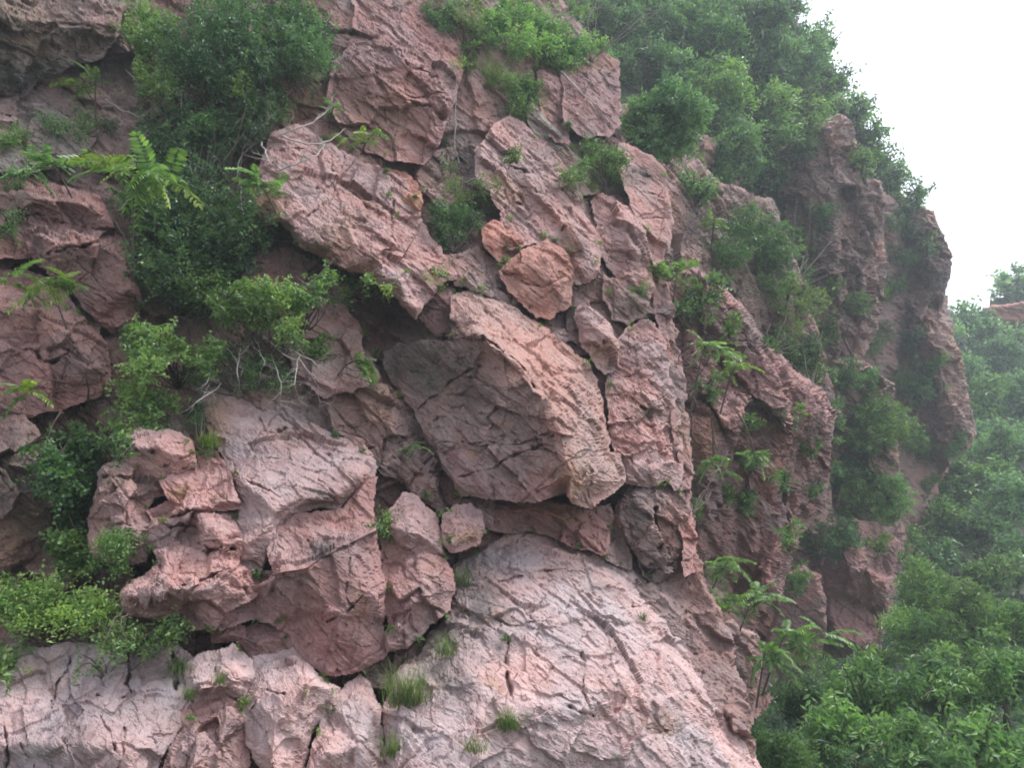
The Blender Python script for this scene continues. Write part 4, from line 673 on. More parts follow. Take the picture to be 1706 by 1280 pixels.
# ------------------------------------------------------------------ plants
def unit(a): return a / (np.linalg.norm(a, axis=-1, keepdims=True) + 1e-9)
def leaf_quads(b, d, n, L, W):
    s = unit(np.cross(d, n)); L = L[:, None]; W = W[:, None]
    V = np.stack([b, b + d * L * .42 + s * W * .5 + n * W * .14, b + d * L - n * L * .16, b + d * L * .42 - s * W * .5 + n * W * .14], 1)
    return V.reshape(-1, 3), np.arange(len(b) * 4).reshape(-1, 4)
def crown_mesh(rng, lumps, leaf, n_leaf, per=9, spray=.22, up=.35, flat=.7, open_=0.25, ball=.55):
    """leafy sprays over a set of lumps (centre, radius, flatten); returns verts, quads, tint, spray roots"""
    C = np.array([l[0] for l in lumps]); Rr = np.array([l[1] for l in lumps]); Fz = np.array([l[2] for l in lumps])
    M = max(4, int(n_leaf / per))
    k = rng.choice(len(lumps), M, p=Rr ** 2 / (Rr ** 2).sum())
    v = unit(rng.normal(size=(M, 3)))
    rad = ball + (1 - ball) * rng.random(M) ** .6
    rad *= 1 + .22 * rng.normal(size=M).clip(-1.5, 1.6)
    off = v * (Rr[k] * rad)[:, None]; off[:, 2] *= Fz[k]
    tip = C[k] + off
    kl = None
    keep = vnoise(tip / (np.median(Rr) * .55) + 13, int(rng.integers(1000))) > -1 + 1.6 * open_
    tip = tip[keep]; v = v[keep]; k = k[keep]; M = len(tip)
    d = unit(v * .8 + np.array([0, 0, up]) + rng.normal(size=(M, 3)) * .45)
    sl = spray * (.6 + .8 * rng.random(M))
    t = (np.arange(per) + .5) / per
    root = tip - d * sl[:, None]
    base = root[:, None] + d[:, None] * (t[None, :, None] * sl[:, None, None]) - np.array([0, 0, .18])[None, None] * (t[None, :, None] ** 2) * sl[:, None, None]
    side = unit(np.cross(d, np.array([0, 0, 1.]) + rng.normal(size=(M, 3)) * flat))
    sg = np.where(np.arange(per) % 2 == 0, 1., -1.)
    ld = unit(side[:, None] * sg[None, :, None] * .85 + d[:, None] * .55 + rng.normal(size=(M, per, 3)) * .38 + np.array([0, 0, -.12]))
    nr = np.cross(d, side); nr *= np.where(nr[:, 2:3] < 0, -1, 1)
    ln = unit(nr[:, None] + rng.normal(size=(M, per, 3)) * .45)
    L = leaf[0] * (.6 + .65 * rng.random((M, per))); W = leaf[1] * (.7 + .5 * rng.random((M, per)))
    V, Q = leaf_quads(base.reshape(-1, 3), ld.reshape(-1, 3), ln.reshape(-1, 3), L.ravel(), W.ravel())
    tn = np.clip(.42 + .17 * rng.normal(size=len(lumps))[k][:, None] + .2 * rng.normal(size=(M, 1)) + .2 * rng.normal(size=(M, per)) + .12 * t[None], 0, 1)
    return V, Q, np.repeat(tn.ravel(), 4), root
def stems_mesh(rng, base, targets, r0, sides=4, sag=.1):
    paths = []
    for T in targets:
        n = 6; t = np.linspace(0, 1, n)[:, None]
        mid = rng.normal(size=3) * np.linalg.norm(T - base) * .10
        P = base * (1 - t) + T * t + mid * np.sin(t * np.pi) + np.array([0, 0, sag]) * np.sin(t * np.pi) * np.linalg.norm(T - base)
        P[1:-1] += rng.normal(size=(n - 2, 3)) * np.linalg.norm(T - base) * .02
        paths.append((P, r0 * (1 - .8 * t[:, 0]) * (.6 + .5 * rng.random())))
    return tubes(paths, sides)
def E(px, py, w, h, k, seed=0, q_=1.):
    """k lumps (px, py, radius) filling an ellipse in the picture's units"""
    r = random.Random(seed * 977 + int(px * 31 + py * 7)); out = []
    for i in range(k):
        a = 2.4 * i + r.random(); q = math.sqrt((i + .4) / k) * .72
        out.append((px + q * w / 2 * math.cos(a), py + q * h / 2 * math.sin(a), q_ * min(w, h) / 2 * r.uniform(.5, .72) * (1.2 if k < 4 else 1.)))
    return out
def GREEN(k):
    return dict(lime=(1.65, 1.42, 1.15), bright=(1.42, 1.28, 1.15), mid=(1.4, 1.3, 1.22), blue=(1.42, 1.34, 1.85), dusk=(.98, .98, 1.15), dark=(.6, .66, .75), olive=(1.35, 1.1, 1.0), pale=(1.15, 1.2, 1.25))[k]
def bush(name, cat, label, lumps, leaf=(.06, .034), cover=2.2, tone='mid', d=None, base=None, stem=.012, group=None, per=9, spray=.24, up=.35, flat=.7, open_=.3, ball=.45, fz=.85, sink=.95, trunk='stem', crown='crown', limbs=None, depth=.6, fwd=0.):
    seed = abs(hash3(np.array([int(lumps[0][0] * 3)]), np.array([int(lumps[0][1] * 3)]), np.array([len(lumps)]), 5)[0])
    rng = np.random.default_rng(int(seed * 1e9))
    ds = [d if d else zb_at(l[0], l[1], 2) for l in lumps]; md = float(np.median(ds))
    L3 = []; area = 0
    for (x, y, r), q in zip(lumps, ds):
        q = min(max(q, md * .88), md * 1.08); rm = r * q / F
        if d: q = d + rng.normal() * rm * depth
        c = unproject(x, y, q - rm * sink - fwd); L3.append((c, rm, fz)); area += math.pi * rm * rm * fz
    n = int(cover * area * 1.35 / (leaf[0] * leaf[1] * .5))
    n = min(n, 26000)
    V, Q, tn, roots = crown_mesh(rng, L3, leaf, n, per, spray, up, flat, open_, ball)
    C = np.array([l[0] for l in L3])
    if base is None:
        lo = min(lumps, key=lambda l: -l[1]); bx, by = np.mean([l[0] for l in lumps]), max(l[1] for l in lumps) + lo[2] * .5
        bd = d if d else zb_at(bx, by, 2); B = unproject(bx, by, bd + .05)
    elif len(base) == 3 and d is None and base[2] > 1e5: B = base
    else: B = unproject(base[0], base[1], base[2] if len(base) > 2 else (d or zb_at(base[0], base[1], 2)) + .05)
    root = empty(name, tuple(B))
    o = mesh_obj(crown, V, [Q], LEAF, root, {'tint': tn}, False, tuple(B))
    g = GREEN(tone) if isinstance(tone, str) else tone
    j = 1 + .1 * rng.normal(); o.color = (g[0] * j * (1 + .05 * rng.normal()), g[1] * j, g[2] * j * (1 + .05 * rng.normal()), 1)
    nt_ = limbs if limbs else min(len(roots), 3 + len(lumps))
    tg = list(C) + list(roots[rng.choice(len(roots), nt_, replace=False)])
    SV, SQ = stems_mesh(rng, B, tg, stem)
    mesh_obj(trunk, SV, [SQ], BARK, root, None, True, tuple(B))
    return tag(root, label, cat, group)
def tree(name, label, lumps, d, gz=None, leaf=(.16, .075), cover=2.0, tone='blue', group=None, trunk_r=.09, **kw):
    """a tree on the slope: crown lumps plus a tapered trunk with limbs"""
    cx = np.mean([l[0] for l in lumps]); lo = max(l[1] + l[2] for l in lumps)
    hgt = (lo - min(l[1] - l[2] for l in lumps)) * .22
    b = unproject(cx, lo + hgt, d + .2)
    if gz is not None: b[2] = gz
    seedr = np.random.default_rng(int(cx * 13 + lo * 7))
    L3 = []; area = 0
    for (x, y, r) in lumps:
        rm = r * d / F; L3.append((unproject(x, y, d + seedr.normal() * rm * .7), rm, kw.get('fz', .85))); area += math.pi * rm * rm * .85
    n = min(int(cover * area * 1.35 / (leaf[0] * leaf[1] * .5)), 30000)
    V, Q, tn, roots = crown_mesh(seedr, L3, leaf, n, kw.get('per', 9), kw.get('spray', leaf[0] * 3.4), kw.get('up', .3), .7, kw.get('open_', .3), kw.get('ball', .45))
    root = empty(name, tuple(b))
    o = mesh_obj('crown', V, [Q], LEAF, root, {'tint': tn}, False, tuple(b))
    g = GREEN(tone) if isinstance(tone, str) else tone
    j = 1 + .1 * seedr.normal(); o.color = (g[0] * j, g[1] * j, g[2] * j, 1)
    C = np.array([l[0] for l in L3]); top = C.mean(0)
    t = np.linspace(0, 1, 7)[:, None]; P = b * (1 - t) + top * t + seedr.normal(size=3) * .12 * np.sin(t * np.pi) * np.linalg.norm(top - b) * .5
    paths = [(P, trunk_r * (1 - .65 * t[:, 0]))]
    for c in list(C) + list(roots[seedr.choice(len(roots), min(len(roots), 12 + 3 * len(lumps)), replace=False)]):
        s = P[int(seedr.integers(2, 7))]; q = np.linspace(0, 1, 5)[:, None]
        paths.append((s * (1 - q) + c * q + np.array([0, 0, .08]) * np.sin(q * np.pi) * np.linalg.norm(c - s), trunk_r * .4 * (1 - .8 * q[:, 0])))
    TV, TQ = tubes(paths, 6)
    mesh_obj('trunk', TV, [TQ], BARK, root, None, True, tuple(b))
    return tag(root, label, 'tree', group)
# compound leaves (tree-of-heaven like): one frond = a drooping midrib with paired leaflets, built along +X
def frond_mesh(seed, pairs=12, ll=.24, lw=.08, droop=.45):
    rng = np.random.default_rng(seed)
    t = np.linspace(0, 1, 14); mid = np.stack([t * (1 - .12 * droop * t), .04 * np.sin(t * 3 + seed), -droop * t ** 2.1], -1)
    V, Q = tubes([(mid, .009 * (1 - .75 * t))], 4)
    tint = [np.full(len(V), .75)]; Vs = [V]; Qs = [Q]; b = len(V)
    for i in range(pairs):
        tt = .14 + .84 * i / (pairs - 1)
        p = np.array([np.interp(tt, t, mid[:, k]) for k in range(3)]); q = np.array([np.interp(min(1, tt + .03), t, mid[:, k]) for k in range(3)])
        ax = unit(q - p) if tt < .99 else unit(mid[-1] - mid[-2])
        for s in ([-1, 1] if i < pairs - 1 else [-1, 1, 0]):
            L = ll * (.62 + .55 * math.sin(math.pi * (.15 + .75 * tt))) * rng.uniform(.85, 1.12)
            d = unit(np.array([0, s * 1.0, 0]) + ax * (.45 if s else 1.) + np.array([0, 0, -.28]) + rng.normal(size=3) * .1)
            n = unit(np.cross(d, np.cross(np.array([0, 0, 1.]), d)) + rng.normal(size=3) * .15)
            sd = unit(np.cross(d, n)); W = lw * rng.uniform(.85, 1.15)
            pts = np.array([p, p + d * L * .3 + sd * W * .5 + n * W * .12, p + d * L * .3 - sd * W * .5 + n * W * .12, p + d * L * .7 + sd * W * .36 - n * L * .03, p + d * L * .7 - sd * W * .36 - n * L * .03, p + d * L - n * L * .12])
            mids = np.array([p + d * L * .3, p + d * L * .7 - n * L * .05])
            Vs.append(np.concatenate([pts, mids])); o = b
            Qs.append(np.array([[o, o + 1, o + 6, o + 2], [o + 1, o + 3, o + 7, o + 6], [o + 6, o + 7, o + 4, o + 2], [o + 3, o + 5, o + 4, o + 7]])); b += 8
            tint.append(np.full(8, np.clip(.5 + .25 * rng.normal(), 0, 1)))
    return np.concatenate(Vs), np.concatenate(Qs), np.concatenate(tint)
FRONDS = []
def frond_variants():
    for s, (pr, dr) in enumerate(((12, .5), (13, .75), (11, .35), (14, .95), (10, .6))):
        V, Q, tn = frond_mesh(s + 3, pr, droop=dr)
        o = mesh_obj('frond', V, [Q], LEAF, None, {'tint': tn}, False); FRONDS.append(o.data); bpy.data.objects.remove(o)
frond_variants()
def sapling(label, px, py, w, base, n=10, tone='bright', group='feathery leaved saplings rooted in the rock', d=None, el=(-15, 60), az=None, dy=0., yellow=0., name='sapling', sway=.0):
    """px, py: the crown's heart; base: the foot of its stem"""
    rng = np.random.default_rng(int(px * 17 + py))
    bd = d or zb_at(base[0], base[1], 1); B = unproject(base[0], base[1], bd + .03)
    hd = (d or min(zb_at(px, py, 2), bd + .5)) - (.62 * w * bd / F if not d else 0)
    H = unproject(px, py, hd)
    Lf = w * (.54 if px < 700 else .46) * hd / F
    root = empty(name, tuple(B))
    t = np.linspace(0, 1, 8)[:, None]
    P = B * (1 - t) + H * t + np.array([0, -.05, .1]) * np.sin(t * np.pi) * np.linalg.norm(H - B)
    sv, sq = tubes([(P, .012 * (1 - .45 * t[:, 0]) * hd / 9)], 5); mesh_obj('stem', sv, [sq], BARK, root, None, True, tuple(B))
    g = GREEN(tone)
    n = int(n * 1.9); nh = 2 if w < 70 else 3 if w < 120 else 4
    heads = [P[-1]]; paths = []
    for q in range(1, nh):
        k_ = int(rng.integers(3, 7)); c_ = unproject(px + rng.normal() * w * .23, py + abs(rng.normal()) * w * .14 - w * .04, hd + rng.uniform(-.1, .2) * Lf)
        u = np.linspace(0, 1, 5)[:, None]; paths.append((P[k_] * (1 - u) + c_ * u + np.array([0, 0, -.06]) * np.sin(u * np.pi) * np.linalg.norm(c_ - P[k_]), .007 * (1 - .5 * u[:, 0]) * hd / 9)); heads.append(c_)
    bv, bq = tubes(paths, 4); mesh_obj('twig', bv, [bq], BARK, root, None, True, tuple(B))
    for i in range(n):
        o = bpy.data.objects.new('frond', FRONDS[int(rng.integers(5))]); COL.objects.link(o); o.parent = root
        a = math.radians(az[0] + (az[1] - az[0]) * ((i * .618) % 1)) if az else 2.4 * i + rng.random() * .9
        if not az and math.sin(a) > .35 and rng.random() < .7: a = -a      # fronds lean out from the rock towards the light
        e = math.radians(rng.uniform(*el) + rng.normal() * 10)
        hpt = heads[i % nh]; p = hpt + rng.normal(size=3) * Lf * .06 + np.array([0, 0, -.12 * Lf * rng.random()])
        o.location = tuple(p - B)
        o.rotation_euler = (rng.normal() * .4, -e, a); s = Lf * rng.uniform(.42, .82); o.scale = (s, s * rng.uniform(.85, 1.15), s)
        yl = rng.random() < yellow; j = 1 + .16 * rng.normal()
        o.color = (g[0] * j * (1.45 if yl else 1), g[1] * j * (1.2 if yl else 1), g[2] * j * (.8 if yl else 1), 1)
    return tag(root, label, 'sapling', group)
def grass(label, px, py, w, h, n=90, tone='olive', group='grass tufts growing from cracks', name='grass_tuft', hang=.5, d=None):
    n = int(n * 1.5); rng = np.random.default_rng(int(px * 7 + py * 3)); bd = d or zb_at(px, py, 1); s = bd / F
    b = unproject(px + rng.normal(size=n) * w * .14, py + rng.normal(size=n) * h * .06, bd + rng.uniform(-.04, .04, n) - .02)
    L = h * s * (.5 + .6 * rng.random(n)); a = rng.uniform(0, 2 * np.pi, n); lean = .25 + .6 * rng.random(n)
    out = np.stack([np.cos(a), np.sin(a) * .7 - .35, np.zeros(n)], -1); w0 = .0036 * s * 150 * (.7 + .6 * rng.random(n))
    V = []; 
    for k, t in enumerate((0, .35, .7, 1.)):
        c = b + (np.array([0, 0, 1]) * (L * (t - hang * lean * t ** 2.2))[:, None]) + out * (L * lean * t ** 1.4)[:, None]
        sd = unit(np.cross(out, np.array([0, 0, 1.]))) * (w0 * (1 - t * .9))[:, None]
        V += [c - sd, c + sd]
    V = np.stack(V, 1); i = np.arange(n)[:, None] * 8
    Q = np.concatenate([i + np.array([[0, 1, 3, 2]]), i + np.array([[2, 3, 5, 4]]), i + np.array([[4, 5, 7, 6]])])
    tn = np.repeat(np.clip(.55 + .3 * rng.normal(size=n), 0, 1), 8)
    org = b.mean(0)
    o = mesh_obj(name, V.reshape(-1, 3), [Q], LEAF, None, {'tint': tn}, False, tuple(org))
    g = dict(bright=(1.4, 1.12, 1.15), mid=(1.25, 1.0, 1.0), olive=(1.4, 1.05, 1.0), dusk=(.95, .85, .95))[tone] if isinstance(tone, str) else tone; o.color = (*g, 1)
    return tag(o, label, 'grass', group)
def branch(label, paths, r=.012, twigs=4, name='bare_branch', mat=None, lift=.12, gen=2, tl=.3, group=None, cat='branch', d=None):
    """dead wood: the main limbs follow traced lines; side twigs are grown"""
    rng = np.random.default_rng(int(paths[0][0][0] * 5 + paths[0][0][1])); out = []
    def grow(P, R, g):
        out.append((P, R))
        if g <= 0: return
        ln = np.linalg.norm(P[-1] - P[0])
        for _ in range(twigs):
            i = int(rng.integers(max(1, len(P) // 4), len(P))); p = P[i]; dd = unit(P[min(i + 1, len(P) - 1)] - P[i - 1])
            v = unit(dd * .7 + rng.normal(size=3) * np.array([.7, .4, .6])); n = 6; q = [p]
            for _k in range(n - 1):
                v = unit(v + rng.normal(size=3) * .28); q.append(q[-1] + v * ln * tl * rng.uniform(.6, 1.1) / n)
            grow(np.array(q), np.linspace(R[i] * .6, R[i] * .18, n), g - 1)
    for pth in paths:
        dd = d or float(np.median([zb_at(x, y, 2) for x, y in pth]))
        k = np.linspace(0, len(pth) - 1, len(pth) * 3)
        X = np.interp(k, range(len(pth)), [p[0] for p in pth]) + rng.normal(size=len(k)) * 1.2; Y = np.interp(k, range(len(pth)), [p[1] for p in pth]) + rng.normal(size=len(k)) * 1.2
        Dp = np.array([min(max(zb_at(x, y, 2), dd * .93), dd * 1.05) for x, y in zip(X, Y)]) if not d else np.full(len(k), d)
        Dp = np.convolve(np.pad(Dp, 4, mode='edge'), np.ones(9) / 9, 'valid') - lift * np.sin(np.linspace(.25, 2.6, len(k)))
        grow(unproject(X, Y, Dp), np.linspace(r, r * .35, len(k)), gen)
    V, Q = tubes(out, 4); org = V.mean(0)
    o = mesh_obj(name, V, [Q], mat or TWIG, None, None, True, tuple(org))
    return tag(o, label, cat, group)
# ------------------------------------------------------------------ planting
# left side
SM = dict(leaf=(.062, .036))
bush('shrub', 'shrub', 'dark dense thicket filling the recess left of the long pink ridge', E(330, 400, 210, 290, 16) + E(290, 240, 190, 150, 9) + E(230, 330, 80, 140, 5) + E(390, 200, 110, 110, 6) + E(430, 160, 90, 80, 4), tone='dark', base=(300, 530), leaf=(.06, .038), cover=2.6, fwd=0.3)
bush('shrub', 'shrub', 'dusky leafy shrub hanging from the top edge above the yellow-green one', E(400, 70, 330, 170, 16) + E(520, 70, 100, 110, 5), tone=(.8, .84, .95), base=(380, 150), leaf=(.055, .034), cover=2.3, fwd=0.35)
bush('shrub', 'shrub', 'blurred green shrub at the top between the mossy overhang and the dusky shrub', E(255, 45, 100, 100, 5), tone='mid', base=(250, 100), leaf=(.05, .03), fwd=0.3)
bush('shrub', 'shrub', 'yellow-green small leaved shrub above the palm-like fronds on the left', E(270, 125, 140, 80, 7) + E(390, 130, 120, 60, 5), tone='bright', base=(300, 190), leaf=(.05, .03), open_=.45, cover=1.5, fwd=0.6)
bush('shrub', 'shrub', 'sparse bright sprig in the middle of the dark upper thicket', E(335, 205, 70, 40, 3), tone='bright', leaf=(.05, .03), open_=.4, cover=1.4, fwd=0.7)
bush('shrub', 'shrub', 'low grey green scrub on the ledge under the mossy overhang', E(130, 205, 150, 70, 6), tone='dusk', leaf=(.04, .022), cover=1.5, open_=.45)
bush('shrub', 'shrub', 'tiny tan green cushion of scrub at the left edge below the overhang', E(15, 225, 60, 50, 3), tone='olive', leaf=(.04, .016), cover=1.6)
bush('shrub', 'shrub', 'grey green scrub over the rock top at the left edge', E(20, 300, 70, 60, 3) + E(15, 370, 60, 60, 3), tone='dusk', leaf=(.04, .02), cover=1.3, open_=.5)
bush('shrub', 'shrub', 'fresh green round-leaved shrub above the dome of ivy on the left', E(250, 575, 140, 100, 7) + E(340, 585, 90, 70, 4), tone='bright', base=(300, 650), cover=2.0, **SM, fwd=0.75)
bush('shrub', 'shrub', 'bright green spreading shrub at mid left beside the dark hollow', E(345, 480, 110, 80, 5) + E(430, 500, 130, 110, 7) + E(480, 530, 70, 90, 4), tone='bright', base=(440, 620), cover=1.8, **SM, fwd=0.8)
bush('shrub', 'shrub', 'lime leaved shrub trailing over the lip of the dark hollow', E(610, 470, 100, 50, 6) + E(560, 490, 60, 36, 3), tone='lime', base=(580, 500), leaf=(.05, .03), cover=1.6, open_=.4, fwd=0.35)
bush('shrub', 'shrub', 'small lime shrub below the lip where the bare roots hang', E(530, 580, 50, 50, 3), tone='lime', leaf=(.045, .026), cover=1.5, open_=.4)
bush('shrub', 'shrub', 'dusky undergrowth among the bare roots above the lilac slab', E(400, 610, 260, 90, 10), tone='dusk', base=(400, 660), leaf=(.05, .028), cover=1.3, open_=.55, fwd=0.3)
bush('shrub', 'shrub', 'mid green shrub running down toward the rounded grey pink lobe', E(235, 675, 110, 100, 6) + E(195, 730, 70, 70, 3), tone='mid', base=(200, 770), cover=1.9, **SM, fwd=0.45)
bush('vine', 'ivy', 'dark ivy curtain hanging in the gap at lower left', E(110, 770, 120, 140, 9) + E(130, 850, 80, 100, 5), tone='dark', base=(120, 720), leaf=(.055, .045), cover=2.4, fwd=0.25)
bush('vine', 'ivy', 'brighter green ivy at the foot of the dark ivy curtain', E(118, 915, 90, 100, 6), tone='bright', base=(115, 860), leaf=(.055, .045), cover=2.1, fwd=0.35)
bush('shrub', 'shrub', 'blurred grey green tuft of scrub beside the bulging broken rocks', E(195, 915, 80, 80, 5), tone='mid', leaf=(.045, .016), cover=1.5, open_=.4)
bush('shrub', 'shrub', 'lush yellow-green bush at the lower left edge', E(60, 1005, 150, 90, 9) + E(150, 1015, 110, 80, 6) + E(10, 985, 80, 70, 4), tone='lime', base=(90, 1080), cover=2.3, leaf=(.042, .025), open_=.36, fwd=0.55)
bush('shrub', 'shrub', 'bright green trailing end of foliage above the long lilac slab', E(215, 1055, 140, 60, 7) + E(285, 1050, 60, 50, 3), tone='bright', base=(220, 1085), cover=2.0, leaf=(.045, .027), fwd=0.75)
bush('shrub', 'shrub', 'green clump at the left edge beside the long lilac slab', E(10, 1095, 70, 80, 4), tone='bright', base=(0, 1130), cover=1.9, **SM)
bush('shrub', 'shrub', 'thin green sprigs drooping onto the long lilac slab', E(150, 1110, 80, 50, 4) + E(230, 1100, 60, 30, 2), tone='mid', leaf=(.04, .024), cover=1.0, open_=.5)
# middle
bush('shrub', 'shrub', 'dusky round bush on the slope beside the ochre stepped block', E(750, 370, 90, 90, 6), tone='dusk', leaf=(.05, .03), base=(755, 420), cover=1.8, open_=.4, fwd=0.3)
bush('shrub', 'shrub', 'dry twiggy bush with few leaves left of the central pink ridge', E(790, 315, 130, 70, 6), tone=(1.1, .9, .9), leaf=(.035, .015), base=(790, 350), cover=.9, open_=.55, limbs=60, fwd=0.3)
bush('shrub', 'shrub', 'tiny green bush on the pale top of the central ridge', E(850, 258, 44, 40, 3), tone='olive', leaf=(.045, .024), cover=1.4, open_=.4)
bush('shrub', 'shrub', 'tan green bush with a bright crown in the notch right of the pale-topped ridge', E(1000, 265, 110, 70, 6) + E(960, 285, 60, 50, 3), tone='bright', base=(1010, 320), leaf=(.05, .028), cover=1.9, fwd=0.3)
bush('shrub', 'shrub', 'brown green twiggy skirt of scrub under the tan bush', E(1010, 305, 120, 40, 5), tone='olive', leaf=(.04, .012), base=(1010, 325), cover=1.3, limbs=50)
bush('shrub', 'shrub', 'upright green bush on the ledge left of the pale eroded bank', E(865, 150, 70, 90, 6), tone='mid', base=(870, 195), leaf=(.055, .03), cover=2.2, fwd=0.25)
bush('shrub', 'shrub', 'mixed scrub along the skyline above the square brown block', E(890, 45, 150, 100, 9) + E(960, 75, 110, 80, 7) + E(830, 20, 90, 60, 4), tone='mid', base=(930, 110), leaf=(.07, .036), cover=2.0, open_=.4, fwd=0.3)
bush('shrub', 'shrub', 'pale leafy sprays leaning out past the square brown block', E(1015, 75, 70, 50, 4), tone='pale', base=(985, 100), leaf=(.07, .04), cover=1.6, open_=.4)
bush('shrub', 'shrub', 'grey green scrub in the top gully beside the massive brown rock', E(740, 20, 90, 70, 5) + E(820, 40, 70, 80, 4), tone='dusk', base=(770, 90), leaf=(.055, .028), cover=1.7)
bush('shrub', 'shrub', 'little fern-green bush in the crack left of the pink wedge block', E(638, 866, 60, 48, 4), tone='bright', base=(645, 890), leaf=(.045, .022), cover=2.0)
bush('shrub', 'shrub', 'small green leaves at the top edge of the dark hollow', E(722, 450, 50, 26, 3), tone='bright', leaf=(.04, .024), cover=1.3, open_=.4)
bush('shrub', 'shrub', 'ochre green moss cushion on the rib above the dark grey block', E(1065, 482, 50, 24, 3), tone='olive', leaf=(.035, .012), cover=1.8)
bush('shrub', 'shrub', 'faint green plant at the mouth of the gully under the massive rock', E(750, 270, 36, 110, 4), tone='dusk', leaf=(.04, .02), cover=.9, open_=.6)
bush('shrub', 'shrub', 'dark green fine scrub beside the lobe and the lilac slab', E(325, 690, 50, 60, 3) + E(345, 745, 40, 50, 2), tone='dusk', leaf=(.04, .014), cover=1.6)
bush('shrub', 'shrub', 'pale green sprays crossing the skyline at the very top, left of the tree slope', E(940, 10, 110, 60, 6), tone='pale', leaf=(.08, .04), cover=1.9, open_=.4, fwd=.2)
bush('shrub', 'shrub', 'thin twiggy scrub spilling over the massive top rock\'s upper edge', E(790, 25, 80, 70, 5) + E(770, 100, 40, 60, 3), tone='olive', leaf=(.055, .025), cover=1.2, open_=.5, fwd=.25, limbs=26)
bush('shrub', 'shrub', 'loose sunlit sprays reaching right over the bare roots', E(510, 490, 80, 60, 5) + E(545, 465, 60, 40, 3), tone='bright', leaf=(.05, .03), base=(500, 560), cover=1.7, open_=.4, fwd=.9)
bush('shrub', 'shrub', 'low twiggy scrub on the shelf left of the top rock recess', E(460, 170, 110, 70, 5), tone='dusk', leaf=(.045, .024), cover=1.2, open_=.5, fwd=.25, limbs=30)
# right
bush('shrub', 'shrub', 'big round dusky green bush at the cliff top right of the square brown block', E(1100, 195, 140, 150, 12), tone='blue', base=(1110, 275), leaf=(.10, .045), cover=2.6, fz=.95, d=17.5)
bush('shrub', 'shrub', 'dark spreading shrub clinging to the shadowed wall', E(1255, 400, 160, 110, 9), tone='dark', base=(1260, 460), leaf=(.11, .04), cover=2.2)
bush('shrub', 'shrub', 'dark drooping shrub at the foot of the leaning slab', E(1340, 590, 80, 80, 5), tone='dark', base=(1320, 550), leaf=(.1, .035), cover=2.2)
bush('shrub', 'shrub', 'pale wispy shrub hanging on the shadowed wall near the tall pillar', E(1330, 510, 100, 120, 6), tone='olive', leaf=(.1, .035), cover=1.2, open_=.5)
bush('shrub', 'shrub', 'round bright green bush standing out from the brown ribs', E(1468, 708, 130, 96, 9), tone='bright', base=(1475, 755), leaf=(.14, .05), cover=2.6)
bush('shrub', 'shrub', 'pale green scrub covering the ribs below the round bright bush', E(1440, 820, 120, 110, 8), tone='mid', leaf=(.14, .05), cover=1.8, open_=.4)
bush('shrub', 'shrub', 'dusky scrub lower on the ribs above the fluted red buttress', E(1380, 900, 110, 80, 6) + E(1330, 860, 60, 80, 3), tone='dusk', leaf=(.13, .05), cover=1.7, open_=.4)
bush('shrub', 'shrub', 'dusky scrub patch on the far spur beside its orange streak', E(1520, 635, 80, 100, 6), tone='dusk', leaf=(.16, .06), cover=1.6, open_=.4)
bush('shrub', 'shrub', 'grey green scrub between the tall pillar and the far spur', E(1500, 420, 60, 190, 7), tone='dusk', leaf=(.17, .065), cover=1.8)
bush('shrub', 'shrub', 'grey green scrub at the base of the tall pillar', E(1400, 620, 90, 60, 5), tone='dusk', leaf=(.14, .05), cover=1.6, open_=.4)
bush('shrub', 'shrub', 'dusky bush in the gap between the pale dome and the ferny saplings', E(1150, 1035, 80, 110, 6), tone='dusk', leaf=(.07, .025), cover=1.8, d=11.5, base=(1160, 1090))
bush('shrub', 'shrub', 'ferny scrub at the foot of the brown cliff face', E(1330, 960, 60, 60, 4), tone='mid', leaf=(.1, .04), cover=1.4)
bush('shrub', 'shrub', 'green tuft beside the fluted hanging rock', E(1155, 845, 34, 40, 3), tone='mid', leaf=(.06, .03), cover=1.6)
bush('shrub', 'shrub', 'olive scrub with bare soil beside the thin right-hand rib', E(1240, 1000, 70, 60, 4), tone='olive', leaf=(.09, .03), cover=1.2, open_=.5)
bush('shrub', 'shrub', 'olive scrub draped down the face of the tall pillar', E(1330, 420, 80, 110, 5), tone='olive', leaf=(.13, .05), cover=1.5, open_=.5)
bush('shrub', 'shrub', 'tan green scrub at the foot of the tall pillar, above the drooping dark shrub', E(1375, 540, 60, 90, 5), tone='olive', leaf=(.13, .05), cover=1.5, open_=.5)
bush('shrub', 'shrub', 'fresh green scrub below the dark spreading shrub', E(1300, 470, 90, 60, 5), tone='mid', leaf=(.11, .045), cover=1.7, open_=.4)
bush('shrub', 'shrub', 'grey green scrub wedged behind the bright sapling', E(1180, 490, 80, 90, 5), tone='dusk', leaf=(.1, .04), cover=1.5, open_=.4)
bush('shrub', 'shrub', 'dusky scrub in the chimney between brown cliff face and ribs', E(1390, 700, 50, 120, 5), tone='dusk', leaf=(.14, .05), cover=1.6, open_=.4)
bush('shrub', 'shrub', 'mid green scrub crossing the ribs near the red buttress', E(1490, 830, 70, 110, 6), tone='mid', leaf=(.15, .055), cover=1.8, open_=.4)
bush('shrub', 'shrub', 'dull green scrub on the crest of the ribs', E(1440, 625, 60, 60, 4), tone='dusk', leaf=(.15, .055), cover=1.7, open_=.4)
bush('shrub', 'shrub', 'ferny green scrub low on the cliff face beside the leaning row', E(1230, 830, 90, 60, 5), tone='mid', leaf=(.1, .04), cover=1.3, open_=.5)
bush('shrub', 'shrub', 'dusky scrub hanging below the flat-faced pink pillar', E(1140, 500, 60, 60, 4), tone='dusk', leaf=(.09, .035), cover=1.4, open_=.45)
_r2 = random.Random(11)
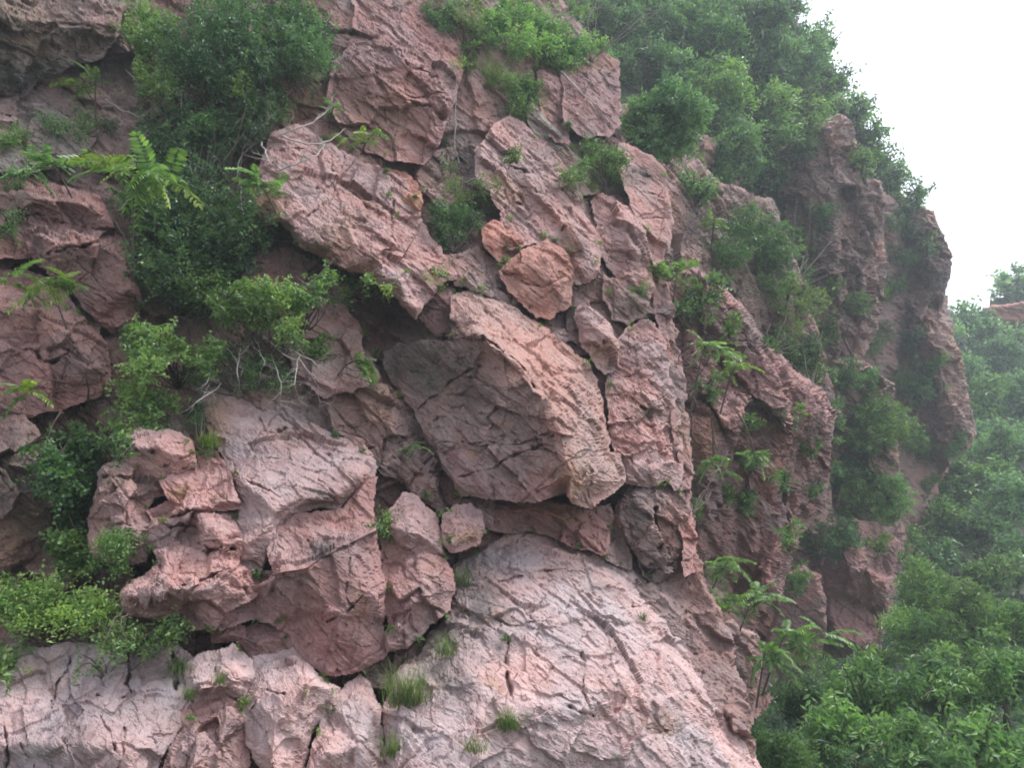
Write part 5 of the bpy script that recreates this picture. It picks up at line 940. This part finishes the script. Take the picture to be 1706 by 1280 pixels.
for (x, y), lb in zip([(1215, 540), (1290, 560), (1320, 690), (1350, 740), (1300, 790), (1180, 640), (1255, 690), (1360, 810), (1410, 880), (1455, 560), (1425, 500), (1390, 470), (1340, 460), (1480, 480), (1520, 560), (1560, 600), (1530, 740), (1550, 800), (1590, 740), (1460, 900), (1500, 920), (1400, 780), (1350, 620), (1310, 880), (1240, 760), (1370, 350)],
        ['tiny shrub behind the yellowing sapling', 'tiny shrub on the crest of the leaning slab', 'tiny shrub at the bulge of the brown cliff face', 'tiny shrub under the bulge of the brown cliff face', 'tiny shrub right of the pale-fronded sapling', 'tiny shrub behind the crooked dark branch', 'tiny shrub above the pale-fronded sapling', 'tiny shrub at the right rim of the brown cliff face', 'tiny shrub on top of the fluted red buttress', 'tiny shrub low on the right side of the tall pillar', "tiny shrub in the middle of the tall pillar's lower face", 'tiny shrub on the left flank of the tall pillar', 'tiny shrub in the cleft left of the tall pillar', 'tiny shrub in the groove between pillar and far spur', 'tiny shrub on the left face of the far spur', 'tiny shrub over the orange streak of the far spur', 'tiny shrub at the left foot of the far spur', 'tiny shrub beneath the foot of the far spur', 'tiny shrub under the outer corner of the far spur', 'tiny shrub on the right shoulder of the red buttress', 'tiny shrub between the red buttress and the valley trees', 'tiny shrub left of the scrub on the ribs', 'tiny shrub just above the chimney beside the ribs', 'tiny shrub near the lower rim of the brown cliff face', 'tiny shrub low behind the pale-fronded sapling', 'tiny shrub high on the left shoulder of the tall pillar']):
    w_ = _r2.uniform(34, 62); bush('shrub', 'shrub', lb, E(x, y, w_ * 1.15, w_, 4), tone=_r2.choice(['dusk', 'mid', 'olive', 'dusk', 'mid']), leaf=(.12, .045), cover=1.6, open_=.42, group='small shrubs on the ledges of the right-hand cliff')
# saplings with compound leaves
sp = sapling
sp('feathery sapling with a tuft of fronds under the mossy overhang', 160, 132, 96, (160, 215), 9, 'bright', yellow=.25)
sp('upright feathery sapling at the left edge with one vertical frond', 82, 268, 112, (120, 330), 9, 'pale')
sp('largest feathery sapling spreading wide over the left rock, partly yellowing', 228, 270, 185, (222, 470), 16, 'bright', yellow=.3)
sp('feathery sapling drooping over the rounded seam-split boulder', 78, 468, 130, (115, 560), 12, 'bright', yellow=.2)
sp('small feathery sapling at the left edge below the seam-split boulder', 45, 648, 100, (110, 640), 7, 'bright', yellow=.3)
sp('feathery fronds pointing right under the lip of the dark hollow', 595, 600, 100, (560, 630), 8, 'bright', az=(-60, 80))
sp('sapling tuft on the brown wall above the long pink ridge', 622, 222, 76, (600, 260), 9, 'bright', yellow=.3)
sp('small pale tuft at the tip of the bare branches', 556, 178, 46, (548, 215), 6, 'pale', yellow=.2)
sp('thin stemmed sapling growing on the corner of the long pink ridge', 430, 305, 100, (465, 366), 10, 'mid')
sp('tiny fern-like sapling under the dark end of the huge boulder', 682, 745, 66, (668, 800), 6, 'bright', yellow=.3)
sp('slender sapling in the gully right of the massive top rock', 790, 75, 54, (775, 140), 7, 'bright')
sp('bright sapling beside the flat-faced pink pillar', 1130, 445, 120, (1120, 520), 13, 'bright', d=14.2)
sp('small green sapling on the shadowed wall above the dark spreading shrub', 1190, 365, 70, (1185, 420), 8, 'bright')
sp('pale sapling with a dark crooked stem right of the thin-bedded column', 1175, 575, 120, (1150, 690), 13, 'bright', d=14.0)
sp('yellowing sapling right of the crooked-stemmed one', 1225, 610, 80, (1200, 690), 9, 'bright', yellow=.4, d=14.6)
sp('sapling sprays hanging before the brown cliff face', 1190, 765, 90, (1185, 700), 9, 'mid', d=14.4)
sp('mid green sapling with pale fronds beside the leaning slab', 1258, 760, 100, (1230, 690), 10, 'mid', d=15.)
sp('sapling at the head of the leaning row above the dark thicket', 1212, 935, 110, (1180, 1000), 11, 'bright', d=13.6)
sp('sapling in the middle of the leaning row', 1262, 985, 120, (1230, 1060), 11, 'bright', d=13.4)
sp('sapling at the left of the leaning row beside the dusky bush', 1195, 1000, 90, (1190, 1070), 9, 'bright', d=13.2)
sp('widest sapling of the leaning row reaching over the red buttress', 1310, 1055, 170, (1270, 1160), 15, 'mid', d=13.2)
sp('lowest sapling of the leaning row beside the big-leaved trees', 1275, 1085, 110, (1260, 1180), 10, 'mid', d=12.8)
# grass
grass('tall green grass tuft with seed stalks between the pale wedge and the dome', 678, 1175, 120, 95, 260, 'bright')
grass('grass tuft in the joint on the lower face of the dome', 845, 1215, 70, 50, 120, 'mid')
grass('grass tuft at the bottom edge beside the dome', 652, 1262, 60, 60, 90, 'olive')
grass('trailing grass in the gap of the long lilac slab', 298, 1120, 50, 60, 90, 'mid', hang=1.6)
grass('short grass tuft on the striated blocks', 315, 1165, 40, 34, 60, 'bright')
grass('grass on the split block with the reddish face', 366, 1140, 34, 34, 50, 'mid')
grass('small tuft on the left shoulder of the dome', 842, 1068, 24, 24, 40, 'dusk')
grass('dry grass on the left shoulder of the dome beside the red blocks', 742, 1092, 60, 50, 80, (1.3, 1.05, 1.0))
grass('dry tan grass at the top of the crumbled pink patch', 348, 745, 60, 50, 110, (1.5, 1.2, .8), hang=1.0)
grass('dry straw grass in the gully below the top shrubs', 815, 140, 90, 60, 160, (1.6, 1.25, 1.1))
grass('dusky grass hanging on the dome\'s dark stained flank', 770, 975, 50, 40, 60, 'dusk')
grass('tuft of grass low on the right edge of the dome', 1072, 1035, 22, 26, 40, 'dusk')
grass('grass among the broken rocks at the very bottom of the dome', 790, 1255, 80, 40, 80, 'olive')
grass('grass clump under the tiny fern-green bush', 650, 900, 30, 50, 50, 'mid', hang=1.7)
# dead wood
branch('white bare branches forking over the long pink ridge', [[(432, 232), (470, 225), (520, 205), (545, 185), (556, 160)], [(435, 235), (445, 262), (462, 285)], [(470, 225), (510, 240), (545, 238), (575, 215)], [(432, 232), (400, 260), (395, 300), (370, 330)], [(432, 232), (450, 195), (455, 178)], [(462, 285), (500, 270), (530, 258), (540, 240)]], r=.015, twigs=5, gen=2, tl=.45, lift=.5)
branch('grey hanging bare roots above the lilac slab', [[(440, 560), (470, 590), (500, 600), (530, 640), (532, 680)], [(420, 570), (440, 600), (430, 640)], [(480, 580), (520, 600), (555, 640)], [(400, 580), (395, 620), (400, 650)], [(360, 600), (345, 640), (330, 655)], [(500, 590), (490, 640), (500, 670)], [(370, 640), (330, 670), (300, 690)], [(450, 590), (470, 640), (465, 690)]], r=.008, twigs=6, gen=2, tl=.4, lift=.95)
br = branch
br('thin pale twig reaching up to the lip of the dark hollow', [[(455, 515), (490, 490), (520, 470), (550, 440), (556, 432)]], r=.010, twigs=4, gen=2, tl=.3, lift=.6)
br('short pale twig curling up out of the bare roots', [[(410, 620), (395, 600), (420, 570)]], r=.009, twigs=4, gen=2, tl=.3, lift=.7)
br('nearly level pale twig under the corner of the long pink ridge', [[(400, 395), (440, 400), (480, 402)]], r=.009, twigs=3, gen=2, tl=.25, lift=.4)
br('grey forked trunk rising from the rock at the left side of the dark thicket', [[(228, 520), (224, 470), (222, 425), (205, 390), (180, 350), (165, 320)], [(222, 425), (240, 370), (245, 330)]], r=.015, twigs=3, gen=2, tl=.3, mat=BARK, lift=.4)
br('long pale stem hanging in the dark thicket near the pink ridge', [[(400, 300), (405, 360), (398, 420)]], r=.010, twigs=4, gen=2, tl=.35, lift=.8)
br('bent stem beside the small sapling under the mossy overhang', [[(175, 165), (205, 185), (230, 190), (265, 220)]], r=.010, twigs=4, gen=2, tl=.35, lift=.5)
br('leaning stem under the yellow-green top shrub', [[(210, 115), (240, 150), (265, 175)]], r=.009, twigs=3, gen=2, tl=.3, lift=.6)
br('curved stem in the heart of the dark thicket', [[(370, 260), (355, 300), (350, 350)]], r=.009, twigs=4, gen=2, tl=.35, lift=.9)
br('slanting dead stem low in the dark thicket', [[(235, 420), (270, 470), (290, 500)]], r=.010, twigs=3, gen=2, tl=.3, lift=.7)
br('dark crooked bare branch before the brown cliff face', [[(1145, 715), (1150, 690), (1160, 670), (1145, 655), (1128, 610), (1135, 585), (1150, 570)], [(1145, 655), (1160, 640), (1175, 620)]], r=.016, twigs=4, gen=2, tl=.4, mat=BARK, d=13.4)
br('thin fallen stick leaning on the side of the square brown block', [[(935, 118), (965, 150), (998, 182)]], r=.02, twigs=1, gen=1, tl=.1)
br('leafless grey twigs beside the dry bush on the slope', [[(785, 350), (765, 330), (770, 305), (790, 295), (812, 300), (815, 320)]], r=.010, twigs=7, gen=2, tl=.4, lift=.6)
br('pale twig over the tiny bush on the pale ridge top', [[(830, 275), (840, 265), (850, 262)]], r=.009, twigs=4, gen=2, tl=.4, lift=.2)
br('upright dead stem poking from the yellow-green top shrub', [[(285, 105), (286, 85), (285, 60)]], r=.009, twigs=2, gen=1, lift=.8)
br('hooked dead stem under the yellow-green top shrub', [[(300, 150), (304, 190), (300, 230)]], r=.008, twigs=2, gen=1, lift=.8)
br('long bare shoot rising in the gully by the massive top rock', [[(765, 270), (758, 250), (757, 200), (758, 120)]], r=.012, twigs=2, gen=1, tl=.2)
br('bare shoot at the top edge above the dry straw grass', [[(830, 60), (832, 30), (835, -5)]], r=.012, twigs=2, gen=1, tl=.2)
br('withered dark twig with a hooked tip below the seam-split boulder', [[(150, 690), (146, 640), (142, 620), (152, 597)]], r=.010, twigs=2, gen=1, tl=.2, mat=BARK)
# trees of the upper right slope
k = 0
UP = [  # px, py, w, h, lumps, tone, label
 (985, 10, 110, 90, 7, 'blue', 'dark blue-green tree at the top edge left end of the tree slope'),
 (1075, 20, 150, 110, 9, 'blue', 'dusky tree at the top edge, second from the left of the slope'),
 (1060, 95, 120, 90, 8, 'dusk', 'shadowed tree just behind the big round bush'),
 (1165, 50, 150, 130, 10, 'pale', 'pale feathery tree at the top of the tree slope'),
 (1255, 20, 150, 100, 10, 'blue', 'hazy tree touching the top edge beside the sky'),
 (1290, 85, 130, 120, 9, 'blue', 'hazy tree with a ragged right outline high on the skyline'),
 (1318, 5, 60, 60, 5, 'blue', 'hazy tree poking above the top edge at the skyline'),
 (1350, 90, 90, 100, 7, 'blue', 'skyline tree with tufted top, right of the hazy pair'),
 (1200, 150, 130, 120, 9, 'mid', 'green tree in the middle of the tree slope'),
 (1215, 240, 130, 150, 10, 'dusk', 'tall dusky conifer-like tree above the shadowed wall'),
 (1280, 190, 110, 130, 8, 'mid', 'leafy tree left of the tall pillar'),
 (1345, 165, 110, 80, 7, 'mid', 'light green tree standing on the top of the tall pillar'),
 (1390, 130, 70, 70, 5, 'blue', 'small skyline tree above the pillar top'),
 (1400, 170, 60, 40, 4, 'blue', 'low skyline tree beside the pillar top'),
 (1450, 225, 70, 100, 6, 'pale', 'pale bush-like tree on the skyline right of the pillar'),
 (1490, 290, 60, 70, 5, 'pale', 'pale tree on the skyline between pillar and far spur'),
 (1525, 325, 50, 50, 4, 'pale', 'small pale tree on the crest of the far spur'),
 (1160, 310, 80, 80, 5, 'dusk', 'dark understorey tree right of the flat-faced pink pillar'),
 (1275, 280, 90, 80, 6, 'dusk', 'dusky tree at the foot of the tree slope'),
 (1425, 175, 60, 60, 5, 'blue', 'dark skyline tree between the pillar top and the pale bush-like tree'),
 (1465, 260, 60, 80, 5, 'blue', 'dusky tree filling the notch right of the pillar head'),
 (1505, 350, 50, 70, 4, 'dusk', 'dusky tree behind the blocky crest of the far spur'),
 (1370, 60, 60, 80, 5, 'blue', 'hazy tree leaning to the sky at the upper right, above the others'),
 (1130, 110, 110, 90, 7, 'blue', 'blue-green tree behind the big round bush'),
 (1345, 205, 60, 60, 5, 'mid', 'bushy tree hugging the left side of the pillar tip'),
 (1440, 265, 50, 60, 4, 'mid', 'bushy tree hugging the right side of the pillar head'),
 (1330, 240, 60, 60, 4, 'dusk', 'shrubby tree on the left shoulder of the tall pillar'),
 (1545, 400, 40, 80, 4, 'dusk', 'thin scrub tree clinging to the far spur'),
]
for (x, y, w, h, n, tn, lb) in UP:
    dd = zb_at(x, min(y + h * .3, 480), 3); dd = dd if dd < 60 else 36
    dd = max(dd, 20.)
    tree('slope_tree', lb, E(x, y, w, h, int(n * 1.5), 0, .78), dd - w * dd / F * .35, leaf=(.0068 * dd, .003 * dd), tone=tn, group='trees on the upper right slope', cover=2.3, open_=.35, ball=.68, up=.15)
# far hill and valley
FAR = [
 (1690, 470, 90, 70, 6, 66, 'blue', 'far tree on the hilltop at the right edge'),
 (1615, 530, 70, 70, 5, 58, 'blue', 'far tree against the pale sky beside the spur'),
 (1660, 590, 110, 80, 8, 56, 'blue', 'far green tree below the orange outcrop'),
 (1640, 660, 90, 90, 7, 50, 'mid', 'valley tree beside the bulge of the far spur'),
 (1700, 660, 90, 110, 7, 50, 'blue', 'valley tree at the right edge, upper'),
 (1680, 740, 110, 90, 8, 45, 'blue', 'valley tree at the right edge, below the dark gap'),
 (1600, 800, 110, 90, 8, 42, 'mid', 'valley tree with a light crown under the far spur'),
 (1680, 830, 110, 100, 8, 38, 'blue', 'bluish valley tree at the right edge, middle'),
 (1620, 880, 130, 80, 8, 36, 'dusk', 'shaded valley tree over a dark gap'),
 (1690, 930, 100, 90, 7, 32, 'blue', 'valley tree at the right edge above the wispy bushes'),
 (1650, 545, 60, 50, 5, 59, 'blue', 'far tree half covering the orange outcrop'),
 (1700, 560, 80, 60, 5, 57, 'blue', 'far tree at the right edge under the orange outcrop'),
 (1620, 620, 60, 70, 5, 52, 'blue', 'valley tree pressed against the bulging spur'),
 (1665, 800, 80, 70, 6, 41, 'mid', 'valley tree between the light crown and the right edge'),
 (1580, 860, 80, 80, 6, 37, 'mid', 'valley tree at the root of the ribs'),
 (1650, 950, 120, 70, 7, 30, 'mid', 'valley tree just behind the largest wispy bush'),
 (1560, 930, 90, 70, 6, 31, 'blue', 'valley tree left of the largest wispy bush'),
 (1640, 730, 70, 70, 5, 46, 'blue', 'valley tree below the bulge of the spur'),
 (1540, 900, 60, 70, 4, 36, 'mid', 'small valley tree at the foot of the spur'),
]
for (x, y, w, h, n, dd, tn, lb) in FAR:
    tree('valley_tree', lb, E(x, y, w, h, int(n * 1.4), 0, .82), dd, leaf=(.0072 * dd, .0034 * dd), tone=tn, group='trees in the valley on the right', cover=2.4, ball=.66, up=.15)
WISP = [
 (1465, 1095, 100, 60, 6, 24, 'low bush at the very foot of the red buttress'),
 (1400, 1125, 110, 60, 6, 21, 'low bush between the red buttress and the left of the big-leaved canopy'),
 (1540, 985, 130, 100, 8, 24, 'wispy pale bush topping the thicket right of the red buttress'),
 (1610, 1020, 150, 110, 9, 22, 'largest wispy pale green bush on the right'),
 (1690, 1040, 110, 90, 7, 21, 'wispy bush at the right edge'),
 (1520, 1050, 100, 90, 6, 22, 'wispy bush beside the foot of the red buttress'),
 (1610, 1090, 150, 70, 7, 20, 'low wispy bush behind the big-leaved trees'),
]
for (x, y, w, h, n, dd, lb) in WISP:
    tree('bush', lb, E(x, y, w, h, n), dd, leaf=(.19, .055), tone='mid', group='wispy bushes in the valley', cover=2.2, per=10, spray=.5, up=.6, ball=.62, trunk_r=.04)['category'] = 'bush'
BIG = [
 (1440, 1150, 170, 110, 9, 15.5, 'big-leaved tree in the lower right, left end of the canopy'),
 (1570, 1140, 190, 110, 10, 15.0, 'big-leaved tree in the lower right with one yellow spray'),
 (1680, 1130, 120, 110, 8, 14.5, 'big-leaved tree at the right edge'),
 (1400, 1220, 130, 120, 8, 14.0, 'shaded big-leaved tree low beside the wispy bush'),
 (1510, 1240, 170, 120, 9, 13.0, 'big-leaved tree at the bottom edge, middle of the canopy'),
 (1640, 1240, 170, 120, 9, 12.5, 'big-leaved tree in the bottom right corner'),
]
for (x, y, w, h, n, dd, lb) in BIG:
    tree('tree', lb, E(x, y, w, h, n), dd, leaf=(.165, .062), tone=(1.55, 1.48, 1.5), group='big-leaved trees in the lower right', cover=2.5, per=7, spray=.42, up=.1, trunk_r=.07)
tree('bush', 'wispy bush at the bottom edge right beside the dome', E(1290, 1240, 110, 120, 7), 12.5, leaf=(.09, .028), tone='mid', cover=2.4, per=12, spray=.4, up=.6, trunk_r=.03)['category'] = 'bush'
tree('bush', 'low dark bush under the big-leaved trees at the bottom edge', E(1420, 1270, 120, 60, 6), 12.6, leaf=(.1, .045), tone='dusk', cover=2.4, trunk_r=.03)['category'] = 'bush'
tree('bush', 'dark bush in the gap right of the dome', E(1330, 1160, 90, 90, 6), 15.5, leaf=(.12, .05), tone='dark', cover=2.4, trunk_r=.03)['category'] = 'bush'

def weeds_():
    rng = np.random.default_rng(5); EP = np.array(EDGEPTS); EP = EP[(EP[:, 0] > 0) & (EP[:, 0] < 1130) & (EP[:, 1] > 5) & (EP[:, 1] < 1275)]
    EP = EP[rng.choice(len(EP), 170, replace=False)] + rng.normal(size=(170, 2)) * 5
    lumps = []; Vs = []; Qs = []; T = []; b = 0
    for x, y in EP:
        d = zb_at(x, y, 1); rr = rng.uniform(3.5, 9) * d / F
        if rng.random() < .35: lumps.append((unproject(x, y - 3, d - .04), rr, .8))
        else:
            n = int(rng.integers(8, 22)); L = rr * 2.4 * (.5 + .7 * rng.random(n)); o = unproject(x, y, d)[None] + rng.normal(size=(n, 3)) * rr * .3
            dr = unit(np.stack([rng.normal(size=n) * .6, -.5 - .4 * rng.random(n), .6 + rng.normal(size=n) * .5], -1)); tip = o + dr * L[:, None] - np.array([0, 0, .35]) * L[:, None]
            m = o * .5 + tip * .5 + np.array([0, 0, .12]) * L[:, None]; sd = unit(np.cross(dr, np.array([0, 0, 1.]))) * .006
            Vs.append(np.stack([o - sd, o + sd, m + sd * .8, m - sd * .8, tip, tip], 1).reshape(-1, 3)[:, :]); i = b + np.arange(n)[:, None] * 6
            Qs += [i + np.array([[0, 1, 2, 3]])]; Qs += [i + np.array([[3, 2, 4, 5]])]; T.append(np.full(n * 6, rng.uniform(.4, 1.))); b += n * 6
    V, Q, tn, _ = crown_mesh(rng, lumps, (.04, .02), 3000, per=7, spray=.09, open_=.15, ball=.3)
    o = mesh_obj('weeds', np.concatenate([V] + Vs), [np.concatenate([Q] + [q + len(V) for q in Qs])], LEAF, None, {'tint': np.concatenate([tn] + T)}); o.color = (1.15, .95, .85, 1); o['kind'] = 'stuff'
weeds_()
def undergrowth_():
    rng = np.random.default_rng(77); n = 2600
    x = rng.uniform(3.2, 46, n); y = rng.uniform(9, 70, n)
    ok = x > 2.2 + .18 * y; x, y = x[ok], y[ok]
    z = ground_z(x[None], y[None])[0]
    lumps = [((a, b, c + .25), .5 + .35 * rng.random(), .8) for a, b, c in zip(x, y, z)]
    V, Q, tn, _ = crown_mesh(rng, lumps, (.34, .16), 130000, per=9, spray=.6, open_=.1, ball=.5)
    o = mesh_obj('undergrowth', V, [Q], LEAF, None, {'tint': tn}); o.color = (.75, .82, .85, 1); o['kind'] = 'stuff'
undergrowth_()
# ------------------------------------------------------------------ the damp air
def haze():
    x0, x1, y0, y1, z0, z1 = -1540, 1540, -1540, 1540, -16, 42
    V = [(x, y, z) for z in (z0, z1) for y in (y0, y1) for x in (x0, x1)]
    m, t, o = new_mat('haze')
    v = N(t, 'ShaderNodeVolumePrincipled'); v.inputs['Color'].default_value = (.84, .92, 1.0, 1)
    v.inputs['Density'].default_value = HAZE; v.inputs['Anisotropy'].default_value = .3
    t.links.new(v.outputs[0], o.inputs['Volume'])
    ob = mesh_obj('haze', V, [np.array([[0, 2, 3, 1], [4, 5, 7, 6], [0, 1, 5, 4], [2, 6, 7, 3], [0, 4, 6, 2], [1, 3, 7, 5]])], m)
    ob['kind'] = 'stuff'
HAZE = .0026
haze()
